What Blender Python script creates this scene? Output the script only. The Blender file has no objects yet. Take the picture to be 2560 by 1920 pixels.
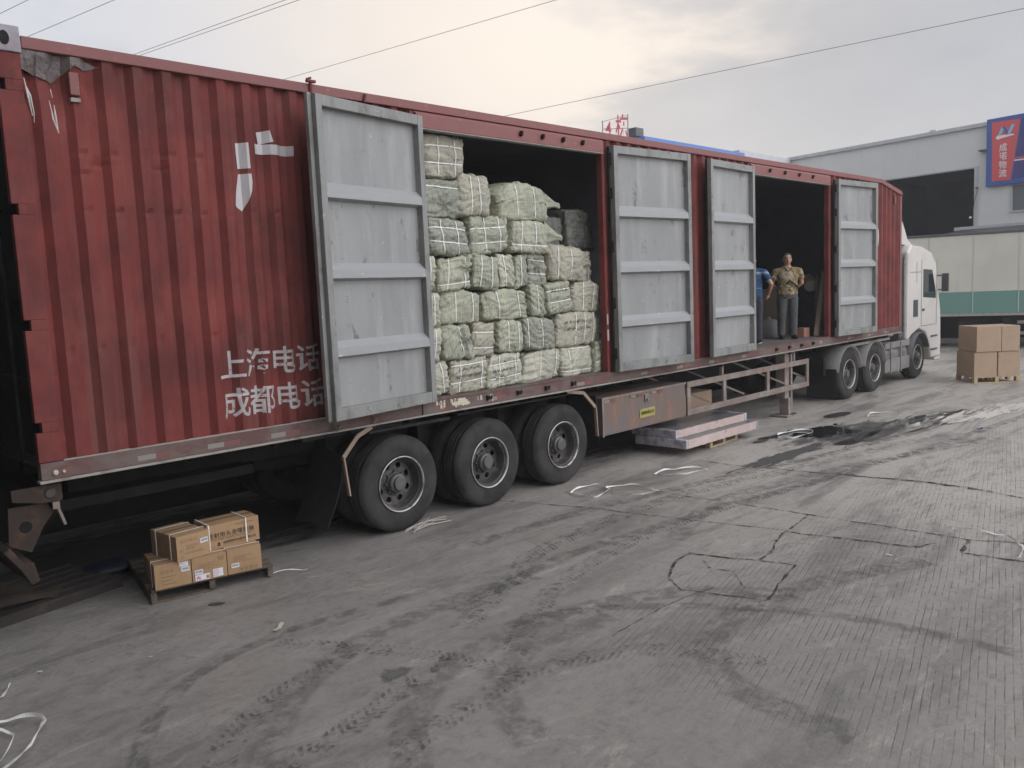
import bpy, bmesh, math, random
from mathutils import Vector, Matrix, noise
random.seed(7)
sc = bpy.context.scene
COL = sc.collection
R = math.radians
# ------------------------------------------------------------------ camera
cam_d = bpy.data.cameras.new('camera'); cam = bpy.data.objects.new('camera', cam_d); COL.objects.link(cam)
cam_d.sensor_width = 36; cam_d.lens = 2069.7 / 2560 * 36; cam_d.clip_start = .05; cam_d.clip_end = 3000
yaw, pitch, roll = .785, -.112, -.043
F = Vector((math.cos(yaw) * math.cos(pitch), math.sin(yaw) * math.cos(pitch), math.sin(pitch)))
R0 = Vector((math.sin(yaw), -math.cos(yaw), 0)); U0 = R0.cross(F)
RX = R0 * math.cos(roll) + U0 * math.sin(roll); UX = U0 * math.cos(roll) - R0 * math.sin(roll)
cam.matrix_world = Matrix(((RX.x, UX.x, -F.x, -1.936), (RX.y, UX.y, -F.y, -6.963), (RX.z, UX.z, -F.z, 2.525), (0, 0, 0, 1)))
sc.camera = cam
sc.view_settings.view_transform = 'Standard'; sc.view_settings.look = 'None'; sc.view_settings.gamma = 1
sc.view_settings.exposure = 0.38
# ------------------------------------------------------------------ node helper
class NT:
    def __init__(s, tree): s.t = tree; s.t.nodes.clear()
    def n(s, typ, _out=0, **kw):
        nd = s.t.nodes.new(typ)
        for k, v in kw.items():
            if k.startswith('i_'):
                k = k[2:]; k = int(k) if k.isdigit() else k.replace('_', ' ')
                if isinstance(v, (bpy.types.NodeSocket,)): s.t.links.new(v, nd.inputs[k])
                else: nd.inputs[k].default_value = v
            else: setattr(nd, k, v)
        return nd
    def L(s, a, b): s.t.links.new(a, b)
    def mix(s, f, a, b, blend='MIX'):
        nd = s.t.nodes.new('ShaderNodeMix'); nd.data_type = 'RGBA'; nd.blend_type = blend
        for i, v in ((0, f), (6, a), (7, b)):
            if isinstance(v, bpy.types.NodeSocket): s.L(v, nd.inputs[i])
            elif isinstance(v, (int, float)): nd.inputs[i].default_value = v
            else: nd.inputs[i].default_value = (*v, 1)
        return nd.outputs[2]
    def math(s, op, a, b=None, c=None, clamp=False):
        nd = s.t.nodes.new('ShaderNodeMath'); nd.operation = op; nd.use_clamp = clamp
        for i, v in enumerate((a, b, c)):
            if v is None: continue
            if isinstance(v, bpy.types.NodeSocket): s.L(v, nd.inputs[i])
            else: nd.inputs[i].default_value = v
        return nd.outputs[0]
    def ramp(s, x, lo, hi, a=0., b=1., smooth=True):
        nd = s.t.nodes.new('ShaderNodeMapRange'); nd.interpolation_type = 'SMOOTHSTEP' if smooth else 'LINEAR'
        s.L(x, nd.inputs[0])
        for i, v in ((1, lo), (2, hi), (3, a), (4, b)): nd.inputs[i].default_value = v
        return nd.outputs[0]
    def noise(s, vec, scale, detail=4, rough=.6, sc3=None, dist=0, off=(0, 0, 0), rot=(0, 0, 0)):
        if sc3 or rot != (0, 0, 0) or off != (0, 0, 0):
            m = s.n('ShaderNodeMapping'); s.L(vec, m.inputs[0]); m.inputs[3].default_value = sc3 or (1, 1, 1)
            m.inputs[1].default_value = off; m.inputs[2].default_value = rot; vec = m.outputs[0]
        nd = s.n('ShaderNodeTexNoise', i_Scale=scale, i_Detail=detail, i_Roughness=rough, i_Distortion=dist)
        s.L(vec, nd.inputs['Vector']); return nd.outputs['Fac']
def mat(name, col, rough=.6, metal=0., layers=(), bump=None, coat=0, spec=.5, rvar=0, fn=None):
    m = bpy.data.materials.new(name); m.use_nodes = True; t = NT(m.node_tree)
    out = t.n('ShaderNodeOutputMaterial'); p = t.n('ShaderNodeBsdfPrincipled'); t.L(p.outputs[0], out.inputs[0])
    co = t.n('ShaderNodeTexCoord').outputs['Object']
    c = t.n('ShaderNodeRGB'); c.outputs[0].default_value = (*col, 1); c = c.outputs[0]
    for i, l in enumerate(layers):   # (colour, scale, stretch, lo, hi, strength)
        f = t.noise(co, l[1], 6, .65, l[2], off=(i * 3.1, i * 1.7, i * 2.3))
        f = t.math('MULTIPLY', t.ramp(f, l[3], l[4]), l[5]); c = t.mix(f, c, l[0])
    p.inputs['Roughness'].default_value = rough; p.inputs['Metallic'].default_value = metal
    p.inputs['Specular IOR Level'].default_value = spec
    if coat: p.inputs['Coat Weight'].default_value = coat; p.inputs['Coat Roughness'].default_value = .1
    if rvar:
        t.L(t.ramp(t.noise(co, 3, 5), .3, .7, rough - rvar, rough + rvar), p.inputs['Roughness'])
    if bump:
        b = t.n('ShaderNodeBump', i_Strength=bump[1], i_Distance=bump[2] if len(bump) > 2 else .01)
        t.L(t.noise(co, bump[0], 6, .6, bump[3] if len(bump) > 3 else None), b.inputs['Height']); t.L(b.outputs[0], p.inputs['Normal'])
    if fn: c = fn(t, co, c, p) or c
    t.L(c, p.inputs['Base Color'])
    return m
# ------------------------------------------------------------------ world: overcast evening sky
w = bpy.data.worlds.new('World'); sc.world = w; w.use_nodes = True
t = NT(w.node_tree)
SUN_EL, SUN_AZ = R(24), R(40)
out = t.n('ShaderNodeOutputWorld')
sky = t.n('ShaderNodeTexSky'); sky.sky_type = 'NISHITA'; sky.sun_disc = False
sky.sun_elevation = SUN_EL; sky.sun_rotation = R(90) - SUN_AZ; sky.dust_density = 3
bg1 = t.n('ShaderNodeBackground', i_Strength=.06); t.L(sky.outputs[0], bg1.inputs[0])
d = t.n('ShaderNodeTexCoord').outputs['Generated']
xyz = t.n('ShaderNodeSeparateXYZ'); t.L(d, xyz.inputs[0]); X_, Y_, Z_ = xyz.outputs
# planar projection of a cloud deck
zz = t.math('ADD', t.math('MAXIMUM', Z_, 0.0), .12)
cx = t.math('DIVIDE', X_, zz); cy = t.math('DIVIDE', Y_, zz)
cv = t.n('ShaderNodeCombineXYZ'); t.L(cx, cv.inputs[0]); t.L(cy, cv.inputs[1])
n1 = t.noise(cv.outputs[0], .55, 7, .55, dist=.4, off=(3.2, 1.4, 0)); n2 = t.noise(cv.outputs[0], 1.7, 6, .6, off=(7, 2, 0))
nn = t.math('ADD', t.math('MULTIPLY', n1, .68), t.math('MULTIPLY', n2, .32))
# glow centred on the low sun's side
gd = Vector((math.cos(R(36)), math.sin(R(36)), .30)).normalized()
vd = t.n('ShaderNodeVectorMath'); vd.operation = 'DOT_PRODUCT'; t.L(d, vd.inputs[0]); vd.inputs[1].default_value = gd
glow = t.ramp(vd.outputs['Value'], .82, .985)
base = t.mix(glow, (.57, .58, .625), (.69, .625, .57))
# the grey bank lies low and to the right of the glow
bd = Vector((math.cos(R(17)), math.sin(R(17)), .10)).normalized()
vb = t.n('ShaderNodeVectorMath'); vb.operation = 'DOT_PRODUCT'; t.L(d, vb.inputs[0]); vb.inputs[1].default_value = bd
bank = t.ramp(vb.outputs['Value'], .84, .985)
cm = t.ramp(t.math('ADD', nn, t.math('MULTIPLY', bank, .26)), .56, .70)
cl = t.mix(t.math('MULTIPLY', cm, .95), base, t.mix(n2, (.30, .32, .365), (.43, .43, .445)))
cl = t.mix(t.ramp(nn, .35, .6, 0, .25), cl, (.48, .495, .54))
hz = t.ramp(Z_, .0, .25, .6, 0.)
cl = t.mix(hz, cl, (.52, .515, .52))
# sky behind the photographer brightened to light the trailer side
back = t.ramp(t.math('ADD', t.math('MULTIPLY', Y_, -.9), t.math('MULTIPLY', X_, .25)), .1, .85, 1.0, 4.2)
bg2 = t.n('ShaderNodeBackground'); t.L(cl, bg2.inputs[0]); t.L(back, bg2.inputs[1])
mx = t.n('ShaderNodeMixShader'); mx.inputs[0].default_value = .95
t.L(bg1.outputs[0], mx.inputs[1]); t.L(bg2.outputs[0], mx.inputs[2]); t.L(mx.outputs[0], out.inputs[0])
sd = bpy.data.lights.new('sun', 'SUN'); sd.energy = .55; sd.angle = R(14); sd.color = (1, .9, .78)
so = bpy.data.objects.new('sun', sd); COL.objects.link(so)
so.rotation_euler = Vector((-math.cos(SUN_AZ) * math.cos(SUN_EL), -math.sin(SUN_AZ) * math.cos(SUN_EL), -math.sin(SUN_EL))).to_track_quat('-Z', 'Y').to_euler()
# ------------------------------------------------------------------ object helpers
def tag(o, label=None, cat=None, group=None, kind=None):
    if label: o['label'] = label
    if cat: o['category'] = cat
    if group: o['group'] = group
    if kind: o['kind'] = kind
    return o
def thing(name, loc, label, cat, group=None, rz=0):
    o = bpy.data.objects.new(name, None); COL.objects.link(o); o.location = loc; o.rotation_euler = (0, 0, rz)
    o.empty_display_size = .2; tag(o, label, cat, group)
    o['_mi'] = 1; o.matrix_basis = Matrix.Translation(loc) @ Matrix.Rotation(rz, 4, 'Z'); del o['_mi']
    return o
WM = {}
class MB:
    def __init__(s): s.b = bmesh.new()
    def box(s, x0, x1, y0, y1, z0, z1, M=None):
        v = [s.b.verts.new((x, y, z)) for x in (x0, x1) for y in (y0, y1) for z in (z0, z1)]
        if M: 
            for q in v: q.co = M @ q.co
        for f in ((0, 1, 3, 2), (4, 6, 7, 5), (0, 4, 5, 1), (2, 3, 7, 6), (0, 2, 6, 4), (1, 5, 7, 3)): s.b.faces.new([v[i] for i in f])
        return s
    def grid(s, fn, nu, nv, wu=False, wv=False):
        g = [[s.b.verts.new(fn(i / nu, j / nv)) for j in range(nv if wv else nv + 1)] for i in range(nu if wu else nu + 1)]
        for i in range(nu):
            for j in range(nv):
                a = g[i][j]; b = g[(i + 1) % len(g)][j]; c = g[(i + 1) % len(g)][(j + 1) % len(g[0])]; e = g[i][(j + 1) % len(g[0])]
                try: s.b.faces.new((a, b, c, e))
                except ValueError: pass
        return g
    def tube(s, pts, r, n=8, cap=True, flat=None):
        pts = [Vector(p) for p in pts]; rings = []
        rr = r if isinstance(r, (list, tuple)) else [r] * len(pts); up = None
        for i, p in enumerate(pts):
            a = pts[max(0, i - 1)]; b = pts[min(len(pts) - 1, i + 1)]; tg = (b - a).normalized()
            if up is None: up = Vector((0, 0, 1)) if abs(tg.z) < .9 else Vector((1, 0, 0))
            x = tg.cross(up).normalized(); y = x.cross(tg).normalized(); up = y
            fx, fy = flat if flat else (1, 1)
            rings.append([s.b.verts.new(p + (x * math.cos(2 * math.pi * k / n) * fx + y * math.sin(2 * math.pi * k / n) * fy) * rr[i]) for k in range(n)])
        for i in range(len(rings) - 1):
            for k in range(n): s.b.faces.new((rings[i][k], rings[i][(k + 1) % n], rings[i + 1][(k + 1) % n], rings[i + 1][k]))
        if cap:
            s.b.faces.new(rings[0][::-1]); s.b.faces.new(rings[-1])
        return s
    def bar(s, a, b, w, h):   # rectangular bar from a to b
        a = Vector(a); b = Vector(b); tg = (b - a).normalized(); up = Vector((0, 0, 1)) if abs(tg.z) < .9 else Vector((0, 1, 0))
        x = tg.cross(up).normalized(); y = x.cross(tg); v = []
        for p in (a, b):
            for i, j in ((-1, -1), (1, -1), (1, 1), (-1, 1)): v.append(s.b.verts.new(p + x * i * w / 2 + y * j * h / 2))
        for f in ((0, 3, 2, 1), (4, 5, 6, 7), (0, 1, 5, 4), (1, 2, 6, 5), (2, 3, 7, 6), (3, 0, 4, 7)): s.b.faces.new([v[i] for i in f])
        return s
    def prism(s, poly, axis, a, b):   # poly of 2D points extruded along axis from a to b
        def P(u, v, w): return {'x': (w, u, v), 'y': (u, w, v), 'z': (u, v, w)}[axis]
        A = [s.b.verts.new(P(u, v, a)) for u, v in poly]; B = [s.b.verts.new(P(u, v, b)) for u, v in poly]
        s.b.faces.new(A); s.b.faces.new(B[::-1])
        for i in range(len(A)): s.b.faces.new((A[i], B[i], B[(i + 1) % len(A)], A[(i + 1) % len(A)]))
        return s
    def lathe(s, prof, c, axis='y', n=48):   # prof (r, h); closed rings, axis through c
        c = Vector(c); rings = []
        for r, h in prof:
            ring = []
            for k in range(n):
                a = 2 * math.pi * k / n; u, v = r * math.cos(a), r * math.sin(a)
                q = {'y': (u, h, v), 'z': (u, v, h), 'x': (h, u, v)}[axis]; ring.append(s.b.verts.new(c + Vector(q)))
            rings.append(ring)
        for i in range(len(rings) - 1):
            for k in range(n): s.b.faces.new((rings[i][k], rings[i][(k + 1) % n], rings[i + 1][(k + 1) % n], rings[i + 1][k]))
        return s
    def build(s, name, m, parent=None, smooth=False, bevel=0, label=None, local=False, recalc=True, mods=()):
        if recalc: bmesh.ops.recalc_face_normals(s.b, faces=s.b.faces)
        me = bpy.data.meshes.new(name); s.b.to_mesh(me); s.b.free()
        if smooth: me.polygons.foreach_set('use_smooth', [True] * len(me.polygons))
        for q in (m if isinstance(m, (list, tuple)) else [m]): me.materials.append(q)
        o = bpy.data.objects.new(name, me); COL.objects.link(o)
        if parent:
            o.parent = parent
            if not local: o.matrix_parent_inverse = wm(parent).inverted()
        if bevel:
            b = o.modifiers.new('bevel', 'BEVEL'); b.width = bevel; b.segments = 2; b.limit_method = 'ANGLE'; b.angle_limit = R(35)
        if label: o['label'] = label
        return o
def wm(o):
    m = o.matrix_basis.copy()
    if o.parent: m = wm(o.parent) @ o.matrix_parent_inverse @ m
    return m
def origin(o, p):   # give a stand-alone mesh its origin at p
    p = Vector(p); o.data.transform(Matrix.Translation(-p)); o.location = p; return o
def text_bm(body, size, bold=0.0, align='LEFT', spacing=1.0):
    c = bpy.data.curves.new('t', 'FONT'); c.body = body; c.size = size; c.offset = bold * size; c.align_x = align; c.space_character = spacing
    c.resolution_u = 3
    o = bpy.data.objects.new('t', c); COL.objects.link(o); bpy.context.view_layer.update()
    me = o.evaluated_get(bpy.context.evaluated_depsgraph_get()).to_mesh(); b = bmesh.new(); b.from_mesh(me)
    bpy.data.objects.remove(o); bpy.data.curves.remove(c); return b
def text_on(name, body, size, m, parent, org, right, up, off=.003, bold=.02, align='LEFT', spacing=1.0, sx=1.0, local=False):
    q = MB(); q.b.free(); q.b = text_bm(body, size, bold, align, spacing)
    org = Vector(org); right = Vector(right).normalized(); up = Vector(up).normalized(); nrm = right.cross(up)
    for v in q.b.verts: v.co = org + right * v.co.x * sx + up * v.co.y + nrm * off
    return q.build(name, m, parent, recalc=False, local=local)
# ------------------------------------------------------------------ materials
def redfn(t, co, c, p):
    # long vertical dust runs and chalky fading
    f = t.noise(co, 5, 6, .7, (1, 1, .06)); c = t.mix(t.ramp(f, .5, .72, 0, .5), c, (.20, .088, .072))
    g = t.noise(co, 22, 4, .7, (1, 1, .25)); c = t.mix(t.ramp(g, .66, .74, 0, .35), c, (.33, .20, .16))
    r_ = t.noise(co, 2.2, 7, .75, (1, 1, .5), off=(4, 4, 4)); c = t.mix(t.ramp(r_, .60, .70, 0, .8), c, (.075, .03, .022))
    z = t.n('ShaderNodeSeparateXYZ'); t.L(co, z.inputs[0])
    return c
RED = mat('red_oxide_paint', (.205, .045, .038), .68, spec=.2, layers=(((.11, .030, .027), 1.3, None, .35, .65, .9), ((.26, .075, .058), 3.5, (1, 1, .4), .5, .75, .5)), bump=(9, .12, .01), fn=redfn, rvar=.1)
REDF = mat('faded_red_paint', (.22, .075, .067), .6, layers=(((.20, .07, .06), 4, None, .45, .7, .6), ((.30, .18, .16), 14, None, .6, .72, .6)), bump=(30, .2, .004))
RAIL = mat('dusty_rail_paint', (.12, .055, .048), .7, layers=(((.15, .12, .10), 2.2, (1, 1, 2), .4, .62, .85), ((.3, .07, .06), 5, None, .6, .68, .6), ((.07, .05, .045), 9, None, .6, .7, .6)), bump=(30, .3, .004))
DUST = mat('dust_covered_flange', (.33, .30, .26), .9, layers=(((.16, .12, .10), 7, None, .5, .7, .7),))
GREY = mat('grey_door_paint', (.295, .295, .285), .55, layers=(((.235, .235, .228), 1.4, (1, 1, .35), .35, .65, .85), ((.39, .385, .36), 4, (1, 1, .12), .48, .72, .7), ((.11, .11, .105), 5, (1, 1, .5), .60, .68, .8), ((.10, .095, .085), 2.2, (1, 1, .18), .64, .72, .6), ((.10, .10, .10), 8, (.6, .6, 1.6), .64, .73, .6), ((.50, .49, .46), 9, (.7, 1, 1.2), .66, .71, .6), ((.17, .10, .07), 3, (1, 1, .2), .68, .8, .7), ((.30, .30, .26), 5, (1, 1, .2), .62, .8, .6)), bump=(4, .12, .02), rvar=.1)
GREYF = mat('grey_door_frame_paint', (.24, .24, .225), .55, layers=(((.14, .135, .125), 4, (1, 1, .4), .45, .65, .8), ((.10, .09, .08), 9, None, .60, .68, .7), ((.42, .42, .39), 11, None, .62, .72, .6), ((.20, .10, .06), 14, None, .68, .75, .6)), bump=(25, .25, .004))
RIBM = mat('rib_paint_chipped', (.31, .312, .308), .5, layers=(((.28, .28, .27), 5, (.5, 1, 3), .5, .7, .6), ((.8, .79, .76), 12, (.45, 1, 2.0), .66, .69, .9), ((.28, .10, .06), 9, (.6, 1, 2), .70, .74, .6)), bump=(25, .2, .004))
RUBBER = mat('tyre_rubber', (.022, .021, .020), .8, spec=.3, layers=(((.055, .051, .047), 3, None, .35, .65, .85), ((.11, .10, .09), 12, None, .6, .75, .5)), bump=(30, .2, .004))
RIMM = mat('dirty_steel_rim', (.075, .07, .065), .5, .3, layers=(((.22, .20, .18), 6, None, .5, .7, .7), ((.05, .04, .035), 10, None, .55, .7, .7)), bump=(40, .2, .003))
RIML = mat('bright_rim_lip', (.5, .48, .44), .35, .7, layers=(((.15, .12, .1), 9, None, .5, .65, .8),))
BLACKST = mat('black_chassis', (.010, .0095, .009), .8, spec=.2, layers=(((.025, .022, .02), 4, None, .45, .7, .8),))
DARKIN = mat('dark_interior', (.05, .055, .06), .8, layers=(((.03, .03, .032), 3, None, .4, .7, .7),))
PLY = mat('trailer_floor_ply', (.13, .11, .10), .8, layers=(((.07, .06, .055), 4, (.3, 3, 1), .4, .7, .8),))
RUSTY = mat('rusty_toolbox_steel', (.17, .12, .095), .65, layers=(((.33, .15, .065), 3.2, (1, 1, .35), .48, .66, .75), ((.15, .13, .13), 1.6, (1, 1, 1.6), .42, .62, .8), ((.36, .19, .10), 9, (1, 1, .12), .62, .7, .7)), bump=(30, .3, .004))
RACKM = mat('dusty_brown_steel', (.20, .15, .125), .7, layers=(((.29, .25, .215), 3, None, .42, .62, .8), ((.20, .08, .045), 9, (.4, 1, 1), .58, .7, .7)), bump=(30, .3, .004))
STEEL = mat('bare_steel', (.35, .33, .3), .35, .8, layers=(((.1, .08, .07), 14, None, .5, .7, .8),))
TAPEW = mat('white_tape', (.52, .49, .485), .5, layers=(((.42, .40, .39), 9, (1, 1, .3), .45, .7, .7),), bump=(60, .3, .003))
PAINTW = mat('white_stencil_paint', (.44, .41, .40), .7, layers=(((.20, .07, .06), 26, None, .56, .64, .85), ((.30, .25, .24), 6, None, .45, .7, .6)))
CREAM = mat('spilt_cream_paint', (.55, .50, .38), .6, layers=(((.4, .34, .25), 12, None, .5, .7, .6),))
SILVER = mat('dirty_silver_tape', (.19, .16, .15), .45, .2, layers=(((.13, .10, .095), 7, None, .4, .62, .85), ((.5, .5, .5), 16, None, .64, .7, .7)), bump=(14, 1.0, .03))
WOVEN = {}
def wov(t, co, c, p):
    a = t.n('ShaderNodeTexWave', i_Scale=110); a.wave_type = 'BANDS'; t.L(co, a.inputs[0])
    g = t.ramp(t.noise(co, 2.3, 5, .6), .35, .7, 0, .5); c = t.mix(g, c, (.21, .215, .185))
    s = t.ramp(t.noise(co, 7, 6, .7), .6, .8, 0, .55); c = t.mix(s, c, (.17, .155, .13))
    # fine creases of the sheet
    vn = t.n('ShaderNodeMapping'); vn.inputs[3].default_value = (2.6, 2, .7); vn.inputs[2].default_value = (.3, .5, .2); t.L(co, vn.inputs[0])
    h1 = t.noise(vn.outputs[0], 3.6, 5, .55, dist=.8)
    r1 = t.math('ABSOLUTE', t.math('SUBTRACT', h1, .5))
    vn2 = t.n('ShaderNodeMapping'); vn2.inputs[3].default_value = (.7, 1.5, 3.2); vn2.inputs[2].default_value = (.2, .9, .6); t.L(co, vn2.inputs[0])
    r2 = t.math('ABSOLUTE', t.math('SUBTRACT', t.noise(vn2.outputs[0], 4.5, 5, .55, dist=.8), .5))
    b = t.n('ShaderNodeBump', i_Strength=.75, i_Distance=.06)
    t.L(t.math('ADD', r1, t.math('MULTIPLY', r2, .7)), b.inputs['Height']); t.L(b.outputs[0], p.inputs['Normal'])
    return c
for i, c in enumerate(((.36, .365, .265), (.42, .42, .30), (.29, .30, .23), (.41, .38, .285), (.52, .50, .385), (.13, .135, .11))):  # last, darkest tone paints the shade on two set-back bales
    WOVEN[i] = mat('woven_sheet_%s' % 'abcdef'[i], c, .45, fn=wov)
STRAP = mat('white_packing_strap', (.80, .79, .74), .4, layers=(((.5, .48, .42), 12, None, .5, .7, .7),))
def cardfn(t, co, c, p):
    a = t.noise(co, 60, 3, .5, (1, 1, .1)); return t.mix(t.ramp(a, .4, .7, 0, .15), c, (.2, .12, .06))
CARD = mat('brown_cardboard', (.39, .245, .125), .75, layers=(((.31, .19, .10), 2.4, None, .4, .7, .6), ((.46, .31, .18), 6, None, .55, .8, .5)), fn=cardfn)
CARD2 = mat('pale_cardboard', (.43, .31, .21), .75, layers=(((.36, .25, .165), 2, None, .4, .7, .6),), fn=cardfn)
TAPEB = mat('brown_packing_tape', (.30, .19, .10), .25)
INK = mat('black_ink', (.045, .035, .03), .7); INKF = mat('faint_ink', (.20, .125, .07), .7)
REDINK = mat('red_ink', (.45, .03, .05), .6)
LABEL = mat('white_paper_label', (.72, .72, .74), .55)
WOODD = mat('dirty_pallet_wood', (.10, .075, .055), .85, layers=(((.16, .125, .095), 5, (.4, 3, 3), .4, .7, .8), ((.04, .03, .025), 9, None, .5, .7, .7)), bump=(20, .4, .004))
WOODL = mat('fresh_pallet_wood', (.48, .36, .22), .7, layers=(((.36, .25, .14), 6, (.3, 3, 3), .4, .7, .8),), bump=(20, .3, .003))
PINK = mat('pink_wrapped_board', (.52, .40, .36), .3, layers=(((.62, .52, .48), 3, None, .4, .7, .6), ((.20, .19, .25), 8, None, .66, .70, .8), ((.72, .66, .66), 17, None, .6, .7, .6)), bump=(25, .6, .006))
DULLTOP = mat('grey_film_wrap', (.12, .12, .125), .3, layers=(((.2, .2, .2), 4, None, .4, .7, .6),), bump=(10, .5, .01))
WALLP = mat('pale_cladding', (.62, .625, .61), .6, layers=(((.57, .58, .57), .5, (1, 1, .5), .35, .7, .8), ((.50, .50, .49), 2, (1, 1, .1), .55, .8, .6)))
WALLT = mat('cladding_trim', (.47, .48, .49), .55, layers=(((.38, .39, .40), 2, None, .4, .7, .6),))
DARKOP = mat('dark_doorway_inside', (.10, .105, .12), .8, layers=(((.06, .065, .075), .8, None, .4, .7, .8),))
BLUE = mat('blue_fascia', (.07, .18, .46), .5, layers=(((.05, .13, .36), 1, None, .4, .7, .6),))
SIGNB = mat('sign_blue', (.05, .10, .34), .45); SIGNR = mat('sign_red', (.62, .09, .09), .45); SIGND = mat('sign_dark_blue', (.05, .05, .19), .45)
SIGNW = mat('sign_white', (.75, .75, .76), .5); SIGNC = mat('sign_light_blue', (.22, .5, .72), .45)
REDS = mat('rooftop_letter_red', (.36, .03, .05), .6)
BOXW = mat('cream_truck_box', (.55, .54, .46), .5, layers=(((.46, .45, .38), .7, None, .4, .7, .6), ((.40, .38, .32), 2.5, (1, 1, .15), .55, .8, .5)))
BOXG = mat('green_truck_stripe', (.12, .25, .205), .5, layers=(((.16, .24, .22), .9, None, .4, .7, .8),))
CABW = mat('white_cab_paint', (.66, .62, .57), .3, layers=(((.55, .51, .46), 1.5, None, .45, .7, .6),), coat=.3)
CABG = mat('cab_glass', (.02, .025, .03), .06, spec=.8)
CABD = mat('cab_dark_trim', (.06, .06, .065), .5, layers=(((.1, .1, .1), 4, None, .4, .7, .7),))
FENDER = mat('dusty_mudguard', (.19, .18, .17), .6, layers=(((.28, .26, .24), 4, None, .4, .7, .7),))
MUDFLAP = mat('mudflap_rubber', (.02, .019, .019), .8, spec=.2, layers=(((.045, .042, .04), 3, None, .45, .7, .7),))
YPLATE = mat('yellow_plate', (.38, .33, .08), .5, layers=(((.25, .2, .06), 8, None, .5, .7, .6),))
SKIN = mat('skin', (.42, .24, .16), .5); HAIR = mat('black_hair', (.03, .025, .022), .7)
TARPB = mat('dark_blue_sack', (.008, .012, .025), .5, bump=(12, .6, .02))
# ------------------------------------------------------------------ ground
def groundfn(t, co, c, p):
    big = t.noise(co, .35, 5, .6); c = t.mix(t.ramp(big, .35, .65), c, (.282, .260, .235))
    wr = t.n('ShaderNodeSeparateXYZ'); t.L(co, wr.inputs[0])
    pale = t.ramp(t.math('ADD', wr.outputs[0], t.math('MULTIPLY', t.noise(co, .5, 5, .6, off=(1, 2, 0)), 4)), 5.5, 11, 0, .85); c = t.mix(pale, c, (.46, .42, .37))  # slab paler to the right, some sky reflection put into its colour
    # streaks swept along the traffic direction
    s1 = t.noise(co, 1.1, 9, .72, (.35, 1.6, 1), dist=.8, rot=(0, 0, R(12))); c = t.mix(t.ramp(s1, .46, .66, 0, .8), c, (.155, .143, .13))
    s2 = t.noise(co, 2.2, 10, .76, (.4, 1.3, 1), dist=1.2, off=(9, 4, 0), rot=(0, 0, R(-18))); c = t.mix(t.ramp(s2, .54, .68, 0, .7), c, (.40, .372, .33))
    s3 = t.noise(co, 6, 8, .75, off=(2, 4, 0), dist=.6); c = t.mix(t.ramp(s3, .56, .66, 0, .5), c, (.16, .146, .13))
    sp = t.noise(co, 38, 4, .7); c = t.mix(t.ramp(sp, .62, .72, 0, .6), c, (.08, .074, .067))
    s4 = t.noise(co, 9, 10, .82, (.85, 1.1, 1), rot=(0, 0, R(10)), off=(1, 7, 0)); c = t.mix(t.ramp(s4, .50, .64, 0, .55), c, (.135, .122, .108)); c = t.mix(t.ramp(s4, .50, .36, 0, .4), c, (.32, .29, .25))
    # brushed grooves of the old concrete slab
    m = t.n('ShaderNodeMapping'); m.inputs[2].default_value = (0, 0, R(-14)); t.L(co, m.inputs[0])
    sx = t.n('ShaderNodeSeparateXYZ'); t.L(m.outputs[0], sx.inputs[0])
    wob = t.math('MULTIPLY', t.noise(co, 1.2, 2), .03)
    ph = t.math('FRACT', t.math('MULTIPLY', t.math('ADD', sx.outputs[1], wob), 21.0))
    ln = t.ramp(t.math('ABSOLUTE', t.math('SUBTRACT', ph, .5)), .03, .13, 1, 0)
    wr = t.n('ShaderNodeSeparateXYZ'); t.L(co, wr.inputs[0])
    reg = t.math('MULTIPLY', t.ramp(wr.outputs[0], 1.6, 3.2), t.ramp(wr.outputs[1], -2.4, -3.8, 0, 1))
    reg = t.math('MULTIPLY', reg, t.ramp(wr.outputs[1], -9., -8.2)); 
    brk = t.ramp(t.noise(co, 3.4, 9, .8, (.8, 2.2, 1), rot=(0, 0, R(-14)), off=(5, 5, 0)), .44, .60)
    gr = t.math('MULTIPLY', t.math('MULTIPLY', ln, reg), brk)
    c = t.mix(t.math('MULTIPLY', gr, .55), c, (.075, .068, .06))
    b = t.n('ShaderNodeBump', i_Strength=.6, i_Distance=.02)
    hh = t.math('ADD', t.math('MULTIPLY', t.noise(co, 14, 8, .7), .5), t.math('MULTIPLY', s3, .6))
    t.L(t.math('SUBTRACT', hh, t.math('MULTIPLY', gr, .35)), b.inputs['Height']); t.L(b.outputs[0], p.inputs['Normal'])
    t.L(t.ramp(t.noise(co, .9, 6, .6, off=(3, 8, 0)), .35, .65, .38, .7), p.inputs['Roughness'])
    return c
GROUND = mat('yard_concrete', (.232, .213, .192), .7, fn=groundfn)
g = MB(); g.grid(lambda u, v: (-150 + 300 * u, -150 + 300 * v, 0), 8, 8)
tag(g.build('ground', GROUND), kind='structure')
def alphamat(name, col, rough, maskfn, spec=.5):
    m = bpy.data.materials.new(name); m.use_nodes = True; t = NT(m.node_tree)
    out = t.n('ShaderNodeOutputMaterial'); p = t.n('ShaderNodeBsdfPrincipled'); tr = t.n('ShaderNodeBsdfTransparent')
    p.inputs['Base Color'].default_value = (*col, 1); p.inputs['Roughness'].default_value = rough; p.inputs['Specular IOR Level'].default_value = spec
    tc = t.n('ShaderNodeTexCoord'); a = maskfn(t, tc.outputs['Object'], tc.outputs['UV'])
    mx = t.n('ShaderNodeMixShader'); t.L(a, mx.inputs[0]); t.L(tr.outputs[0], mx.inputs[1]); t.L(p.outputs[0], mx.inputs[2]); t.L(mx.outputs[0], out.inputs[0])
    return m
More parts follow.
